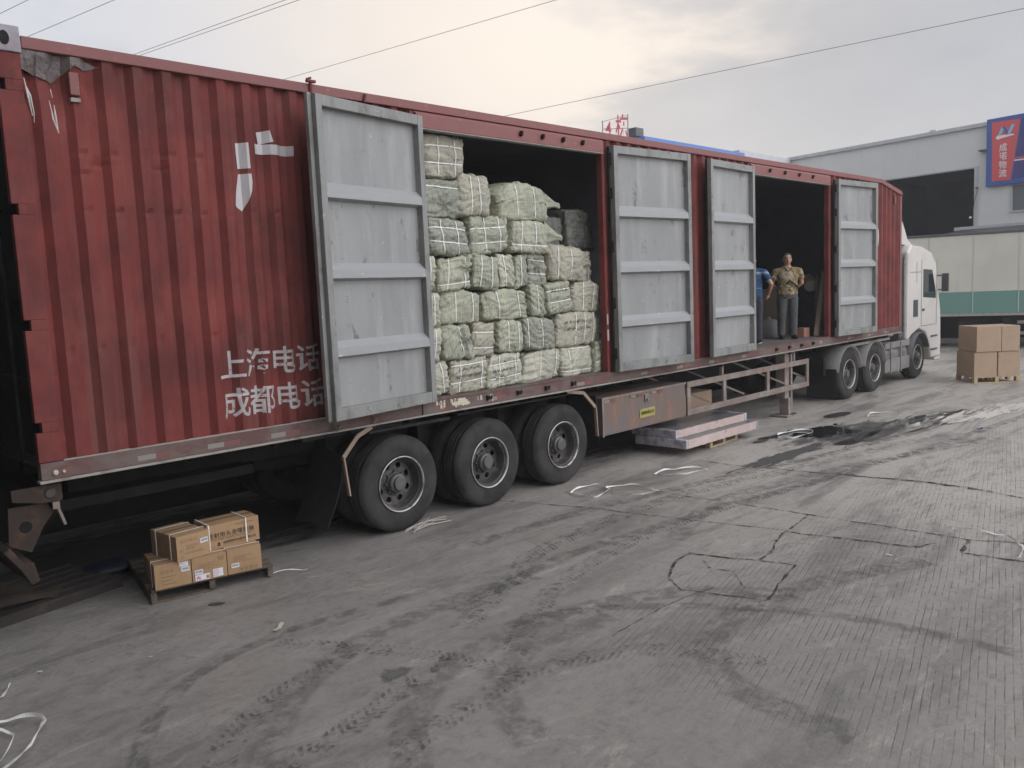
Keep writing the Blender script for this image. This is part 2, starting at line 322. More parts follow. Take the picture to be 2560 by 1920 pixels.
def catmull(P, n=10):
    P = [Vector((*p, 0)) if len(p) == 2 else Vector(p) for p in P]; out = []
    for i in range(len(P) - 1):
        a, b, c, d = P[max(0, i - 1)], P[i], P[i + 1], P[min(len(P) - 1, i + 2)]
        for k in range(n):
            s = k / n; out.append(.5 * ((2 * b) + (c - a) * s + (2 * a - 5 * b + 4 * c - d) * s * s + (3 * b - a - 3 * c + d) * s ** 3))
    out.append(P[-1]); return out
def ribbon(name, P, width, z, m, n=10, kind='structure', wfn=None, jit=0, smoothpath=True):
    pts = catmull(P, n) if smoothpath else [Vector((*p, 0)) for p in P]
    me_b = bmesh.new(); uv = me_b.loops.layers.uv.new('uv'); L = 0; rows = []
    for i, p in enumerate(pts):
        a = pts[max(0, i - 1)]; b = pts[min(len(pts) - 1, i + 1)]; tg = (b - a).normalized(); nr = Vector((-tg.y, tg.x, 0))
        if i: L += (p - pts[i - 1]).length
        w_ = width * (wfn(i / (len(pts) - 1)) if wfn else 1)
        j1 = random.uniform(-jit, jit); j2 = random.uniform(-jit, jit)
        rows.append((me_b.verts.new((p.x + nr.x * (w_ / 2 + j1), p.y + nr.y * (w_ / 2 + j1), z)), me_b.verts.new((p.x - nr.x * (w_ / 2 + j2), p.y - nr.y * (w_ / 2 + j2), z)), L))
    for i in range(len(rows) - 1):
        f = me_b.faces.new((rows[i][0], rows[i][1], rows[i + 1][1], rows[i + 1][0]))
        for lp, q in zip(f.loops, ((0, rows[i][2]), (1, rows[i][2]), (1, rows[i + 1][2]), (0, rows[i + 1][2]))): lp[uv].uv = q
    q = MB(); q.b.free(); q.b = me_b; o = q.build(name, m); o['kind'] = kind; return o
def crackmask(t, co, uv): return t.ramp(t.noise(co, 9, 8, .85), .42, .58)
CRACK = alphamat('crack_shadow_dirt', (.028, .026, .025), .9, crackmask)
def rough_path(P, amp=.03, step=.12):
    out = []
    for a, b in zip(P[:-1], P[1:]):
        a = Vector((*a, 0)); b = Vector((*b, 0)); k = max(1, int((b - a).length / step))
        for i in range(k):
            p = a.lerp(b, i / k); q = noise.noise_vector(p * 2.3) * amp
            out.append((p.x + q.x + random.uniform(-1, 1) * amp * .12, p.y + q.y + random.uniform(-1, 1) * amp * .12))
    out.append(P[-1]); return out
def crack(P, w_, wf=None): ribbon('ground_crack', rough_path(P, .035, .07), w_ * .72, .0045, CRACK, jit=w_ * .25, smoothpath=False, wfn=wf)
crack([(4.3, 1.4), (4.72, .6), (4.92, -.03), (5.285, -1.084), (5.42, -1.85), (5.58, -2.5), (5.73, -3.14)], .032)
crack([(6.3, -.9), (6.356, -2.0), (6.40, -3.04), (6.426, -3.81), (6.45, -4.59), (6.616, -5.02), (6.9, -5.8)], .034, lambda s: .6 + .8 * s)
crack([(8.1, -.6), (8.17, -1.4), (8.24, -1.845), (8.343, -2.344), (8.42, -2.83), (8.547, -3.55), (8.49, -4.13), (8.34, -4.6), (8.2, -5.6)], .085, lambda s: .35 + 1.1 * math.exp(-((s - .55) / .22) ** 2))
crack([(5.693, -3.158), (5.78, -3.6), (5.87, -4.0), (5.95, -4.307)], .05, lambda s: .6 + s)
crack([(5.95, -4.307), (6.216, -4.403)], .07, lambda s: 1 - .8 * s)
crack([(4.746, -3.362), (5.22, -3.26), (5.693, -3.158), (6.40, -3.04)], .03)
crack([(4.533, -2.754), (4.62, -3.05), (4.72, -3.36), (4.81, -3.673)], .04, lambda s: 1.5 - s)
crack([(4.81, -3.673), (4.3, -3.78), (3.925, -3.881)], .035)
crack([(3.925, -3.881), (3.80, -3.5), (3.705, -3.23), (3.85, -2.98), (4.062, -2.853), (4.3, -2.78), (4.533, -2.754)], .03)
crack([(4.45, -2.95), (4.3, -3.1), (4.33, -3.35), (4.05, -3.6)], .018)
crack([(6.449, -4.594), (6.02, -4.68), (6.059, -5.149), (6.1, -5.8)], .05)
crack([(3.9, -3.4), (3.35, -3.3), (2.6, -3.35)], .014)
# worn concrete patch
def ell(n, cx, cy, rx, ry, rough=.25, seed=0, ang=0):
    out = []
    for i in range(n):
        a = 2 * math.pi * i / n; r = 1 + rough * (noise.fractal(Vector((math.cos(a) * 2.2 + seed, math.sin(a) * 2.2, seed)), .8, 2, 5))
        x, y = rx * r * math.cos(a), ry * r * math.sin(a); out.append((cx + x * math.cos(ang) - y * math.sin(ang), cy + x * math.sin(ang) + y * math.cos(ang)))
    return out
def sheet(name, poly, z, m, kind='structure'):
    q = MB(); c0 = q.b.verts.new((sum(p[0] for p in poly) / len(poly), sum(p[1] for p in poly) / len(poly), z)); vs = [q.b.verts.new((x, y, z)) for x, y in poly]
    for i in range(len(vs)): q.b.faces.new((c0, vs[i], vs[(i + 1) % len(vs)]))
    o = q.build(name, m, recalc=False); o['kind'] = kind
    for f in o.data.polygons:
        if f.normal.z < 0: f.flip()
    return o
def radial(cx, cy, rx, ry, ang, sc3, lo=.35, hi=.5, nscale=3., amp=.9):
    def fn(t, co, uv):
        m = t.n('ShaderNodeMapping'); m.vector_type = 'TEXTURE'; m.inputs[1].default_value = (cx, cy, 0); m.inputs[2].default_value = (0, 0, ang); m.inputs[3].default_value = (rx, ry, 1); t.L(co, m.inputs[0])
        ln = t.n('ShaderNodeVectorMath'); ln.operation = 'LENGTH'
        fl = t.n('ShaderNodeVectorMath'); fl.operation = 'MULTIPLY'; t.L(m.outputs[0], fl.inputs[0]); fl.inputs[1].default_value = (1, 1, 0); t.L(fl.outputs[0], ln.inputs[0])
        n_ = t.noise(co, nscale, 7, .65, sc3, rot=(0, 0, ang), off=(cx, cy, 0), dist=.5)
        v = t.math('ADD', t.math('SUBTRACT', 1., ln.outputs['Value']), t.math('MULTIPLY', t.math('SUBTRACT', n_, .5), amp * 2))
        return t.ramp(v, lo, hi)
    return fn
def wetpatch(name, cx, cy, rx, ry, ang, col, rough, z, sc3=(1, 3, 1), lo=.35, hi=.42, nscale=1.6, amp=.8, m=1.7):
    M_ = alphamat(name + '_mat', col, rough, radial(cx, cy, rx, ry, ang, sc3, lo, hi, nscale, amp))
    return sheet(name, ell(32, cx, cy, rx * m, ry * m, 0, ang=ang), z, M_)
wetpatch('damp_or_shade_patch', 2.0, 1.9, 3.6, 1.75, 0, (.028, .026, .023), .8, .0030, lo=.1, hi=.7, amp=.5)  # not damp: shade under the trailer rear, painted on the ground
wetpatch('damp_or_shade_patch', 8.5, 1.9, 4.5, 1.7, 0, (.045, .042, .038), .7, .0031, lo=.1, hi=.7, amp=.5)  # painted shade again, under the middle of the trailer
wetpatch('damp_or_shade_patch', 11.3, -1.4, 2.1, .75, R(-10), (.10, .096, .09), .4, .0035, lo=.15, hi=.8, amp=1.0)
wetpatch('puddle', 11.15, -1.05, .95, .62, R(-14), (.022, .022, .023), .035, .0062, lo=.3, hi=.36, sc3=(1, 2.2, 1), amp=.5)
wetpatch('puddle', 13.4, -2.0, 1.5, .45, R(-14), (.07, .07, .068), .015, .0062, lo=.33, hi=.39, sc3=(.7, 3.4, 1), nscale=1.5, amp=1.1)
wetpatch('painted_reflection', 14.0, -2.55, 2.3, .55, R(-13), (.66, .62, .56), .35, .0068, lo=.46, hi=.52, sc3=(.6, 4.5, 1), nscale=1.9, amp=1.25)  # pale streaks painting the bright reflections on the wet ground
wetpatch('painted_reflection', 15.4, -2.9, 1.6, .8, R(-13), (.60, .57, .52), .35, .0071, lo=.62, hi=.66, sc3=(.6, 4.5, 1), nscale=2.3, amp=1.4)
wetpatch('damp_or_shade_patch', 11.2, -1.95, 1.9, .16, R(-4), (.08, .076, .07), .45, .0062, lo=.35, hi=.8, sc3=(.7, 3, 1), nscale=3.5, amp=1.1)
wetpatch('damp_or_shade_patch', 12.9, -.55, .55, .20, R(-5), (.03, .029, .028), .45, .0062, lo=.2, hi=.3, amp=.15)
wetpatch('damp_or_shade_patch', 9.0, -1.45, 1.8, .26, R(-3), (.08, .077, .073), .55, .0050, lo=.3, hi=.55, sc3=(.8, 4, 1), nscale=2.4, amp=.9)
wetpatch('damp_or_shade_patch', 9.9, -.62, .3, .10, 0, (.05, .048, .046), .6, .0050, lo=.2, hi=.4, amp=.3)
wetpatch('damp_or_shade_patch', 10.6, -.62, .35, .08, R(-10), (.05, .048, .046), .6, .0050, lo=.2, hi=.4, amp=.3)
wetpatch('damp_or_shade_patch', 1.2, -2.6, .19, .12, R(20), (.13, .125, .118), .6, .0050, lo=.2, hi=.9, amp=1.0, nscale=9, sc3=(1, 1, 1))
wetpatch('damp_or_shade_patch', 1.02, -.36, .10, .05, R(-30), (.05, .048, .045), .7, .0050, lo=.2, hi=.4, amp=.5, nscale=9, sc3=(1, 1, 1))
def skidmask(t, co, uv):
    s = t.n('ShaderNodeSeparateXYZ'); t.L(uv, s.inputs[0]); e = t.ramp(t.math('ABSOLUTE', t.math('SUBTRACT', s.outputs[0], .5)), .28, .5, 1, 0)
    return t.math('MULTIPLY', t.math('MULTIPLY', e, t.ramp(t.noise(co, 7, 7, .7), .38, .62)), .38)
SKID = alphamat('skid_rubber', (.12, .112, .10), .8, skidmask)
def treadmask(t, co, uv):
    s = t.n('ShaderNodeSeparateXYZ'); t.L(uv, s.inputs[0]); u = t.math('ABSOLUTE', t.math('SUBTRACT', s.outputs[0], .5))
    ph = t.math('FRACT', t.math('MULTIPLY', t.math('ADD', s.outputs[1], t.math('MULTIPLY', u, .16)), 17.))
    bars = t.ramp(t.math('ABSOLUTE', t.math('SUBTRACT', ph, .5)), .20, .30, 1, 0)
    mid = t.ramp(t.math('ABSOLUTE', t.math('SUBTRACT', u, .22)), .02, .05)
    e = t.ramp(u, .42, .5, 1, 0)
    k = t.ramp(t.noise(co, 7, 9, .8, off=(4, 1, 0)), .45, .62)
    return t.math('MULTIPLY', t.math('MULTIPLY', t.math('MULTIPLY', bars, mid), t.math('MULTIPLY', e, k)), .8)
TREAD = alphamat('tread_dirt', (.085, .08, .074), .8, treadmask)
ribbon('skid_mark', [(2.11, -1.53), (1.514, -1.416), (1.025, -1.376), (.459, -1.484), (.06, -1.73), (-.187, -2.01), (-.404, -2.397), (-.5, -2.9)], .15, .0072, SKID)
ribbon('skid_mark', [(2.2, -2.6), (2.75, -2.79), (3.363, -3.37), (3.86, -4.18), (4.035, -4.88), (4.06, -5.7)], .16, .0072, SKID)
ribbon('skid_mark', [(3.5, -.9), (5, -1.0), (7, -1.35), (9.5, -1.9), (12, -2.3), (15, -2.5)], .22, .0072, SKID)
ribbon('skid_mark', [(2.2, -2.1), (3.4, -1.9), (5, -2.0), (7.5, -2.4), (11, -2.9), (16, -3.4)], .2, .0072, SKID)
BROAD = alphamat('old_wheel_dirt', (.15, .138, .122), .8, lambda t, co, uv: t.math('MULTIPLY', skidmask(t, co, uv), .95))
for P in ([(-.1, -3.3), (.3, -2.6), (1.0, -2.1), (2.0, -1.9), (3.2, -2.0)], [(.5, -3.7), (.95, -3.1), (1.7, -2.75), (2.7, -2.8), (3.6, -3.2), (4.2, -4.0)], [(1.2, -3.9), (1.5, -3.3), (2.1, -3.0), (2.9, -3.1)], [(2.4, -5.2), (2.5, -4.4), (3.1, -3.9), (4.2, -3.9), (5.6, -4.5)], [(4.8, -2.4), (6.5, -2.0), (9, -2.5), (12, -3.4)]):
    ribbon('wheel_mark', P, .30, .0018, BROAD)
ribbon('tyre_track', [(1.2, -2.05), (.93, -2.165), (.53, -2.246), (.185, -2.45), (-.08, -2.7), (-.3, -3.2)], .2, .0085, TREAD)
ribbon('tyre_track', [(1.6, -2.72), (1.233, -2.793), (.898, -2.868), (.58, -2.957), (.23, -3.03), (-.1, -3.3)], .2, .0085, TREAD)
ribbon('tyre_track', [(.95, -1.5), (1.027, -1.639), (1.247, -1.97), (1.559, -2.593), (1.75, -3.2)], .17, .0085, TREAD)
ribbon('tyre_track', [(2.0, -2.4), (2.5, -2.15), (3.186, -1.844), (3.582, -1.62), (4.64, -1.49), (6.3, -1.494), (8.46, -1.96), (10.35, -2.36), (12, -2.7)], .24, .0085, TREAD)
ribbon('tyre_track', [(1.9, -3.0), (2.6, -2.6), (3.3, -2.3), (4.6, -2.1), (6.3, -2.2), (8.5, -2.6)], .22, .0085, TREAD)
ribbon('tyre_track', [(.6, -3.4), (1.2, -3.3), (1.9, -3.3), (2.6, -3.7), (2.9, -4.4)], .2, .0085, TREAD)

# ------------------------------------------------------------------ TRAILER
TR = thing('semi_trailer', (0, 0, 0), 'long dark red corrugated box semi-trailer with grey side doors folded open', 'trailer')
P_, D_ = .235, .048
def wall_prof(x):     # depth of the corrugation behind the outer flat, repeating
    u = (x - .116) % P_
    if x < .116: return 0.0
    if u < .055: return D_ * (1 - u / .055)
    if u < .125: return 0.
    if u < .18: return D_ * (u - .125) / .055
    return D_
DENTS = []
for k in range(9): DENTS.append((.205 + .235 * k, 3.27 + .006 * k, .020, .018, .020))
for k in range(1, 6): DENTS.append((.196 + .235 * k, 3.72 + .01 * k, .020, .022, .016))
for k in range(12): DENTS.append((.205 + .235 * k, 2.2 + .01 * k, .018, .04, .012))
DENTS += [(.56, 3.66, .04, .03, .022), (1.03, 3.66, .04, .025, .018), (.45, 3.56, .04, .03, .016), (.3, 2.75, .2, .15, .015), (1.2, 2.6, .25, .2, .015), (1.8, 2.9, .2, .25, .012), (.25, 4.25, .18, .12, .05), (2.1, 1.9, .2, .2, .01)]
def wall_y(x, z):
    y = wall_prof(x) + .004
    if x < 3.8:
        for (dx, dz, sx, sz, a) in DENTS:
            e = ((x - dx) / (sx * 1.6)) ** 2 + ((z - dz) / sz) ** 2
            if e < 8: y += a * math.exp(-e)
        y += .004 * noise.noise(Vector((x * 2, 3, z * 1.5)))
    return y
def breaks(x0, x1):
    xs = {x0, x1}; k = 0
    while True:
        b = .116 + k * P_
        if b > x1: break
        for o in (0, .055, .09, .125, .18, .2075):
            if x0 < b + o < x1: xs.add(round(b + o, 4))
        k += 1
    return sorted(xs)
def corr_wall(name, x0, x1, z0, top, dz=.06):
    q = MB(); xs = breaks(x0, x1)
    def zt(x): return top(x) if callable(top) else top
    nz = max(2, int((zt(x0) - z0) / dz)); g = []
    for x in xs:
        g.append([q.b.verts.new((x, wall_y(x, z0 + (zt(x) - z0) * j / nz), z0 + (zt(x) - z0) * j / nz)) for j in range(nz + 1)])
    for i in range(len(xs) - 1):
        for j in range(nz): q.b.faces.new((g[i][j], g[i + 1][j], g[i + 1][j + 1], g[i][j + 1]))
    o = q.build(name, RED, TR); s = o.modifiers.new('solid', 'SOLIDIFY'); s.thickness = .004; s.offset = -1
    return o
def roofz(x): return 4.54 if x < 16.33 else 4.54 - .2 * (x - 16.33) / 1.17
corr_wall('side_wall', .06, 3.70, 1.37, 4.45, .04)
corr_wall('side_wall', 6.95, 10.70, 1.37, 4.45, .3)
corr_wall('side_wall', 13.80, 17.45, 1.37, lambda x: roofz(x) - .09, .3)
# box shell
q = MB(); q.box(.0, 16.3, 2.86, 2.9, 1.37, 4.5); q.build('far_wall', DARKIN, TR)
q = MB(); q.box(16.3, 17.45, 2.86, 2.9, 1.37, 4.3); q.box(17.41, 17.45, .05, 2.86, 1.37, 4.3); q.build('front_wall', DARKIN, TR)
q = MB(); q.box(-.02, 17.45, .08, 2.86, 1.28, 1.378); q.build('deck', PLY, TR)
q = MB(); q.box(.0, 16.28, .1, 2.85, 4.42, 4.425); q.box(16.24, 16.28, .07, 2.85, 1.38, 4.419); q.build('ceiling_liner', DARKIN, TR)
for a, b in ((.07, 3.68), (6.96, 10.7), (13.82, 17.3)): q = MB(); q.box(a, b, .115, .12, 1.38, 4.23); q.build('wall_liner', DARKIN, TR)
q = MB()   # corrugated roof sheet
def roof(u, v):
    x = -.0 + 17.45 * u; s = .012 * math.sin(2 * math.pi * x / .25)
    return (x, .03 + 2.85 * v, roofz(x) - .035 + max(-.012, min(.012, s * 1.6)) + .03 * math.sin(math.pi * v))
q.grid(roof, 560, 2); o = q.build('roof', REDF, TR); s = o.modifiers.new('s', 'SOLIDIFY'); s.thickness = .005
q = MB(); q.box(-.06, -.01, .06, 1.46, 1.40, 4.40); q.box(-.06, -.01, 1.48, 2.86, 1.40, 4.40)
for z in (1.9, 2.6, 3.3, 3.9): q.box(-.085, -.061, .1, 1.42, z, z + .12)
q.build('rear_door', BLACKST, TR, bevel=.006)
q = MB(); q.tube([(-.11, .35, 1.35), (-.11, .35, 4.45)], .018); q.tube([(-.11, 1.1, 1.35), (-.11, 1.1, 4.45)], .018); q.build('lock_rod', BLACKST, TR)
# corner post with its lock slots, and the corner casting
q = MB(); zs = [1.37, 1.60, 1.68, 2.38, 2.46, 3.24, 3.32, 4.14, 4.22, 4.41]
for i in range(len(zs) - 1):
    x0 = -.1 if i % 2 == 0 else -.055
    q.box(x0, .062, -.008 + (0 if i % 2 == 0 else .0), .055, zs[i], zs[i + 1])
q.build('corner_post', RED, TR, bevel=.004, label='bare dusty red corner post with dark lock slots')
q = MB(); q.prism([(-.105, 4.412), (.075, 4.412), (.07, 4.60), (-.105, 4.60)], 'y', -.022, .13); q.build('corner_casting', mat('casting_paint', (.33, .30, .34), .5, layers=(((.2, .15, .16), 6, None, .4, .7, .7),)), TR, bevel=.008)
q = MB(); q.lathe([(.0, -.028), (.030, -.028), (.034, -.024)], (-.035, 0, 4.505), 'y', 20)
for v in q.b.verts: v.co.z = 4.505 + (v.co.z - 4.505) * 1.5
q.build('casting_hole', BLACKST, TR)
# rails
q = MB(); q.prism([(-.018, 4.45), (.07, 4.45), (.07, 4.535), (-.012, 4.54), (-.018, 4.53)], 'x', .076, 16.33)
def slope_rail(a, b):
    v = [q.b.verts.new(p) for p in ((16.33, -.018, 4.45), (16.33, .07, 4.45), (16.33, .07, 4.54), (16.33, -.018, 4.54), (17.5, -.018, 4.25), (17.5, .07, 4.25), (17.5, .07, 4.34), (17.5, -.018, 4.34))]
    for f in ((0, 1, 5, 4), (1, 2, 6, 5), (2, 3, 7, 6), (3, 0, 4, 7), (4, 5, 6, 7)): q.b.faces.new([v[i] for i in f])
slope_rail(0, 0)
q.build('top_rail', REDF, TR, bevel=.006)
for yy in (-.012, 2.80): q = MB(); q.box(17.40, 17.5, yy, yy + .07, 1.37, 4.25); q.build('corner_post', REDF, TR, bevel=.005)
q = MB(); q.box(-.1, 2.36, -.022, .06, 1.235, 1.366); q.box(3.64, 17.5, -.022, .06, 1.235, 1.366); q.box(2.362, 3.638, -.006, .06, 1.235, 1.366); q.build('side_rail', RAIL, TR, bevel=.005)
q = MB(); q.box(-.115, 3.0, -.035, .05, 1.212, 1.233); q.box(3.002, 17.5, -.030, .05, 1.214, 1.233); q.build('rail_flange', DUST, TR, bevel=.003)
REFW = mat('grimy_white_reflector', (.24, .215, .18), .4, layers=(((.25, .22, .18), 9, None, .4, .7, .7),)); REFR = mat('grimy_red_reflector', (.18, .065, .055), .4, layers=(((.2, .09, .07), 9, None, .4, .7, .7),))
for i, x in enumerate((.62, 1.22, 1.83, 4.6, 6.2, 7.6, 8.5, 9.4, 10.4, 14.6, 15.6, 16.5)):
    q = MB(); q.box(x, x + .15, -.0255, -.0225, 1.262, 1.305); q.build('reflector', REFW, TR)
    q = MB(); q.box(x + .152, x + .30, -.0255, -.0225, 1.262, 1.305); q.build('reflector', REFR, TR)
q = MB(); q.box(.05, .12, -.0255, -.0225, 1.27, 1.31); q.build('reflector', REFR, TR)
q = MB(); q.lathe([(0, -.04), (.014, -.04), (.02, -.034), (.022, -.0225)], (.0, 0, 1.285), 'y', 16); q.lathe([(0, -.036), (.010, -.036), (.014, -.0225)], (.06, 0, 1.285), 'y', 16); q.build('marker_lamp', mat('dirty_lamp_lens', (.5, .46, .38), .25), TR)
# inner edge of light paint where the wall meets the rail
q = MB()
for i in range(36):
    x = .07 + i * .1; q.box(x, x + .1, -.0245 + random.uniform(0, .004), .0, 1.3665, 1.374 + random.uniform(0, .006))
q.build('sill_seal', DUST, TR)
# opening frames, header beams
def opening(x0, x1):
    for xx in (x0 - .055, x1): q = MB(); q.box(xx, xx + .055, -.006, .09, 1.37, 4.44); q.build('door_post', RED, TR, bevel=.005)
    q = MB(); q.prism([(-.045, 4.27), (.06, 4.27), (.06, 4.44), (-.012, 4.44), (-.045, 4.41)], 'x', x0 + .001, x1 - .001); q.build('header_beam', REDF, TR, bevel=.006)
    q = MB(); q.box(x0, x1, -.046, .05, 4.258, 4.268); q.build('header_lip', DUST, TR)
    q = MB()
    for k in range(4):
        x = x0 + (x1 - x0) * (.50 + .12 * k) if x0 < 5 else x0 + (x1 - x0) * (.2 + .18 * k); q.lathe([(0, -.075), (.022, -.075), (.026, -.065), (.026, -.046)], (x, 0, 4.35), 'y', 14)
        q.box(x - .012, x + .012, -.085, -.046, 4.355, 4.385)
    q.build('lock_eye', BLACKST, TR)
    q = MB(); q.box(x0, x1, -.030, .08, 1.368, 1.381); q.build('door_sill', RAIL, TR)
    q = MB()
    for k in range(4):
        x = x0 + (x1 - x0) * (.28 + .16 * k); q.box(x - .03, x + .03, -.055, -.0225, 1.285, 1.325); q.box(x - .04, x - .03, -.05, -.0225, 1.275, 1.335); q.box(x + .045, x + .052, -.04, -.0225, 1.29, 1.33)
    q.build('lock_cup', BLACKST, TR, bevel=.003)
opening(3.74, 6.87); opening(10.76, 13.76)
# open side doors, folded back against the wall; local x runs from hinge to free edge, local -y faces out
def side_door(hx, hy, tx, ty, first=False):
    d_ = Vector((tx - hx, ty - hy, 0)); Wd = d_.length; left = tx < hx
    ang = math.atan2(d_.y, d_.x)
    M = Matrix.Translation((hx, hy, 0)) @ Matrix.Rotation(ang, 4, 'Z')
    s = 1 if left else -1     # outward normal is local +y when folded to the left, -y when folded to the right
    def L(q): 
        for v in q.b.verts: v.co = M @ Vector((v.co.x, s * v.co.y, v.co.z))
        return q
    z0, z1 = 1.375, 4.365
    fb = .075
    q = MB(); q.box(.012, .012 + fb, 0, .085, z0, z1); q.box(Wd - fb, Wd, 0, .085, z0, z1)
    q.box(.012 + fb, Wd - fb, .001, .083, z1 - .10, z1 - .001); q.box(.012 + fb, Wd - fb, .001, .083, z0 + .001, z0 + .115)
    o = L(q).build('side_door', GREYF, TR, bevel=.004)
    if first:
        q = MB(); q.box(Wd + .004, Wd + .05, -.01, .034, z0, z1 + .01); L(q).build('door_edge_seal', GREYF, o, bevel=.004)
    else:
        q = MB(); q.box(Wd + .002, Wd + .012, -.01, .02, z0, z1); L(q).build('door_edge_seal', BLACKST, o)
    # panel sheet with three pressed hat ribs
    prof = [(z1 - .10, .008)]
    for zc in (3.50, 2.76, 2.03): prof += [(zc + .095, .010), (zc + .03, .080), (zc - .05, .086), (zc - .075, .010)]
    prof += [(z0 + .115, .008)]
    q = MB(); a, b = .012 + fb - .004, Wd - fb + .004
    rows = [[q.b.verts.new((a + (b - a) * i / 6, y - .0, z)) for i in range(7)] for z, y in prof]
    for i in range(len(rows) - 1):
        for k in range(6): 
            f = q.b.faces.new((rows[i][k], rows[i][k + 1], rows[i + 1][k + 1], rows[i + 1][k])); f.material_index = 0
    for i in range(len(rows) - 1):
        pass
    q.b.faces.ensure_lookup_table()
    for n_, f in enumerate(q.b.faces):
        r_ = n_ // 6
        if r_ > 0 and (r_ - 1) % 4 in (0, 1): f.material_index = 1
    L(q).build('door_panel', [GREY, RIBM], o)
    q = MB()
    for z in (1.62, 2.30, 3.05, 3.75, 4.2): 
        q.tube([(.0, .03, z - .07), (.0, .03, z + .07)], .016, 10); q.box(-.03, .012, .01, .03, z - .05, z + .05)
    L(q).build('hinge', RED if first else BLACKST, o)
    q = MB(); q.box(-.012, .010, -.02, .006, z0, z1); L(q).build('rubber_seal', MUDFLAP, o)
    return o
side_door(3.745, -.055, 2.31, -.285, True)
side_door(6.965, -.05, 8.58, -.20)
side_door(10.69, -.06, 9.24, -.12)
side_door(13.89, -.06, 15.44, -.20)
# roof-top fittings near the first door
q = MB(); q.tube([(2.50, -.03, 4.45), (2.50, -.03, 4.56)], .016); q.box(2.46, 2.55, -.05, -.01, 4.545, 4.568); q.tube([(3.1, -.03, 4.44), (3.12, -.03, 4.52)], .014); q.tube([(2.46, -.03, 4.57), (2.51, -.03, 4.59)], .010)
q.build('door_latch', RED, TR)
q = MB(); q.bar((2.50, -.05, 1.30), (2.53, -.09, 1.24), .03, .015); q.bar((2.5, -.09, 1.24), (2.55, -.06, 1.285), .03, .012); q.build('door_hook', STEEL, TR)
q = MB(); q.tube([(2.98, -.02, 1.315), (3.0, -.05, 1.29), (2.985, -.04, 1.255), (2.97, -.03, 1.25)], .009); q.build('door_hook', RACKM, TR)
# things fixed to the left wall part
def conform(b, x0, z0, off=.004):
    for x in breaks(0, 3.7):
        r = bmesh.ops.bisect_plane(b, geom=b.verts[:] + b.edges[:] + b.faces[:], plane_co=(x, 0, 0), plane_no=(1, 0, 0))
    for v in b.verts: v.co.y = wall_y(v.co.x, v.co.z) - off
def wall_text(body, size, x, z, bold=.014, sx=1.0, name='stencil_lettering'):
    q = MB(); q.b.free(); q.b = text_bm(body, size, bold)
    for v in q.b.verts: v.co = Vector((x + v.co.x * sx, 0, z + v.co.y))
    conform(q.b, 0, 0); return q.build(name, PAINTW, TR, recalc=False)
wall_text('上海电话', .272, 1.395, 1.872, sx=.97); wall_text('成都电话', .280, 1.41, 1.525, sx=.95)
def tape(polys):
    q = MB()
    for p in polys: q.b.faces.new([q.b.verts.new((x, 0, z)) for x, z in p])
    bmesh.ops.triangulate(q.b, faces=q.b.faces[:]); conform(q.b, 0, 0, .006); o = q.build('tape_character', TAPEW, TR, recalc=False); return o
tape([[(1.732, 3.929), (1.837, 3.939), (1.843, 3.714), (1.738, 3.707)], [(1.74, 3.661), (1.846, 3.668), (1.850, 3.60), (1.839, 3.515), (1.80, 3.42), (1.751, 3.335), (1.683, 3.38), (1.715, 3.46), (1.735, 3.56)],
      [(1.944, 4.044), (2.056, 4.068), (2.089, 3.969), (1.956, 3.937)], [(1.907, 3.939), (2.292, 3.948), (2.285, 3.856), (1.906, 3.85)]])
q = MB()
q.b.faces.new([q.b.verts.new((x, 0, z)) for x, z in ((.064, 4.445), (.5, 4.445), (.62, 4.40), (.5, 4.36), (.42, 4.39), (.34, 4.33), (.28, 4.24), (.21, 4.30), (.15, 4.28), (.10, 4.33), (.07, 4.31))])
bmesh.ops.triangulate(q.b, faces=q.b.faces[:]); conform(q.b, 0, 0, .012); q.build('silver_tape_patch', SILVER, TR, recalc=False)
q = MB()
for P in (((.085, 4.25), (.095, 4.1), (.12, 3.98)), ((.09, 4.2), (.11, 4.12), (.13, 4.0), (.125, 3.93)), ((.27, 4.2), (.275, 4.0), (.285, 3.88)), ((.235, 4.1), (.25, 3.96), (.29, 3.87))):
    q.tube([(x, wall_y(x, z) - .004, z) for x, z in P], [.003, .007, .004][:len(P)] + [.002] * (len(P) - 3), 5)
q.build('torn_tape', mat('torn_tape', (.6, .58, .55), .4), TR)
q = MB(); q.box(.385, .455, -.01, .03, 4.16, 4.33); q.build('wall_vent', REDF, TR, bevel=.006); q = MB(); q.box(.385, .455, -.008, .03, 4.11, 4.14); q.build('wall_vent', DUST, TR)
for x in (8.65, 8.66):
    pass
q = MB(); q.b.faces.new([q.b.verts.new((x, -.004, z)) for x, z in ((16.14, 3.56), (16.20, 3.45), (16.22, 3.33), (16.20, 3.2), (16.15, 3.09), (16.15, 3.3))]); q.build('tape_mark', TAPEW, TR)
q = MB(); q.box(17.06, 17.14, -.02, .02, 4.05, 4.22); q.build('wall_vent', REDF, TR, bevel=.006)
q = MB(); q.box(8.70, 8.80, -.004, .0, 4.02, 4.11); q.box(8.70, 8.77, -.004, .0, 3.50, 3.62); q.box(8.70, 8.82, -.004, .0, 1.62, 1.75); q.box(6.885, 6.915, -.010, -.0065, 1.80, 1.95); q.box(6.885, 6.91, -.010, -.0065, 2.02, 2.16); q.build('tape_mark', TAPEW, TR)
text_on('stencil_lettering', '91', .10, PAINTW, TR, (13.32, -.0225, 1.265), (1, 0, 0), (0, 0, 1), sx=1.3)
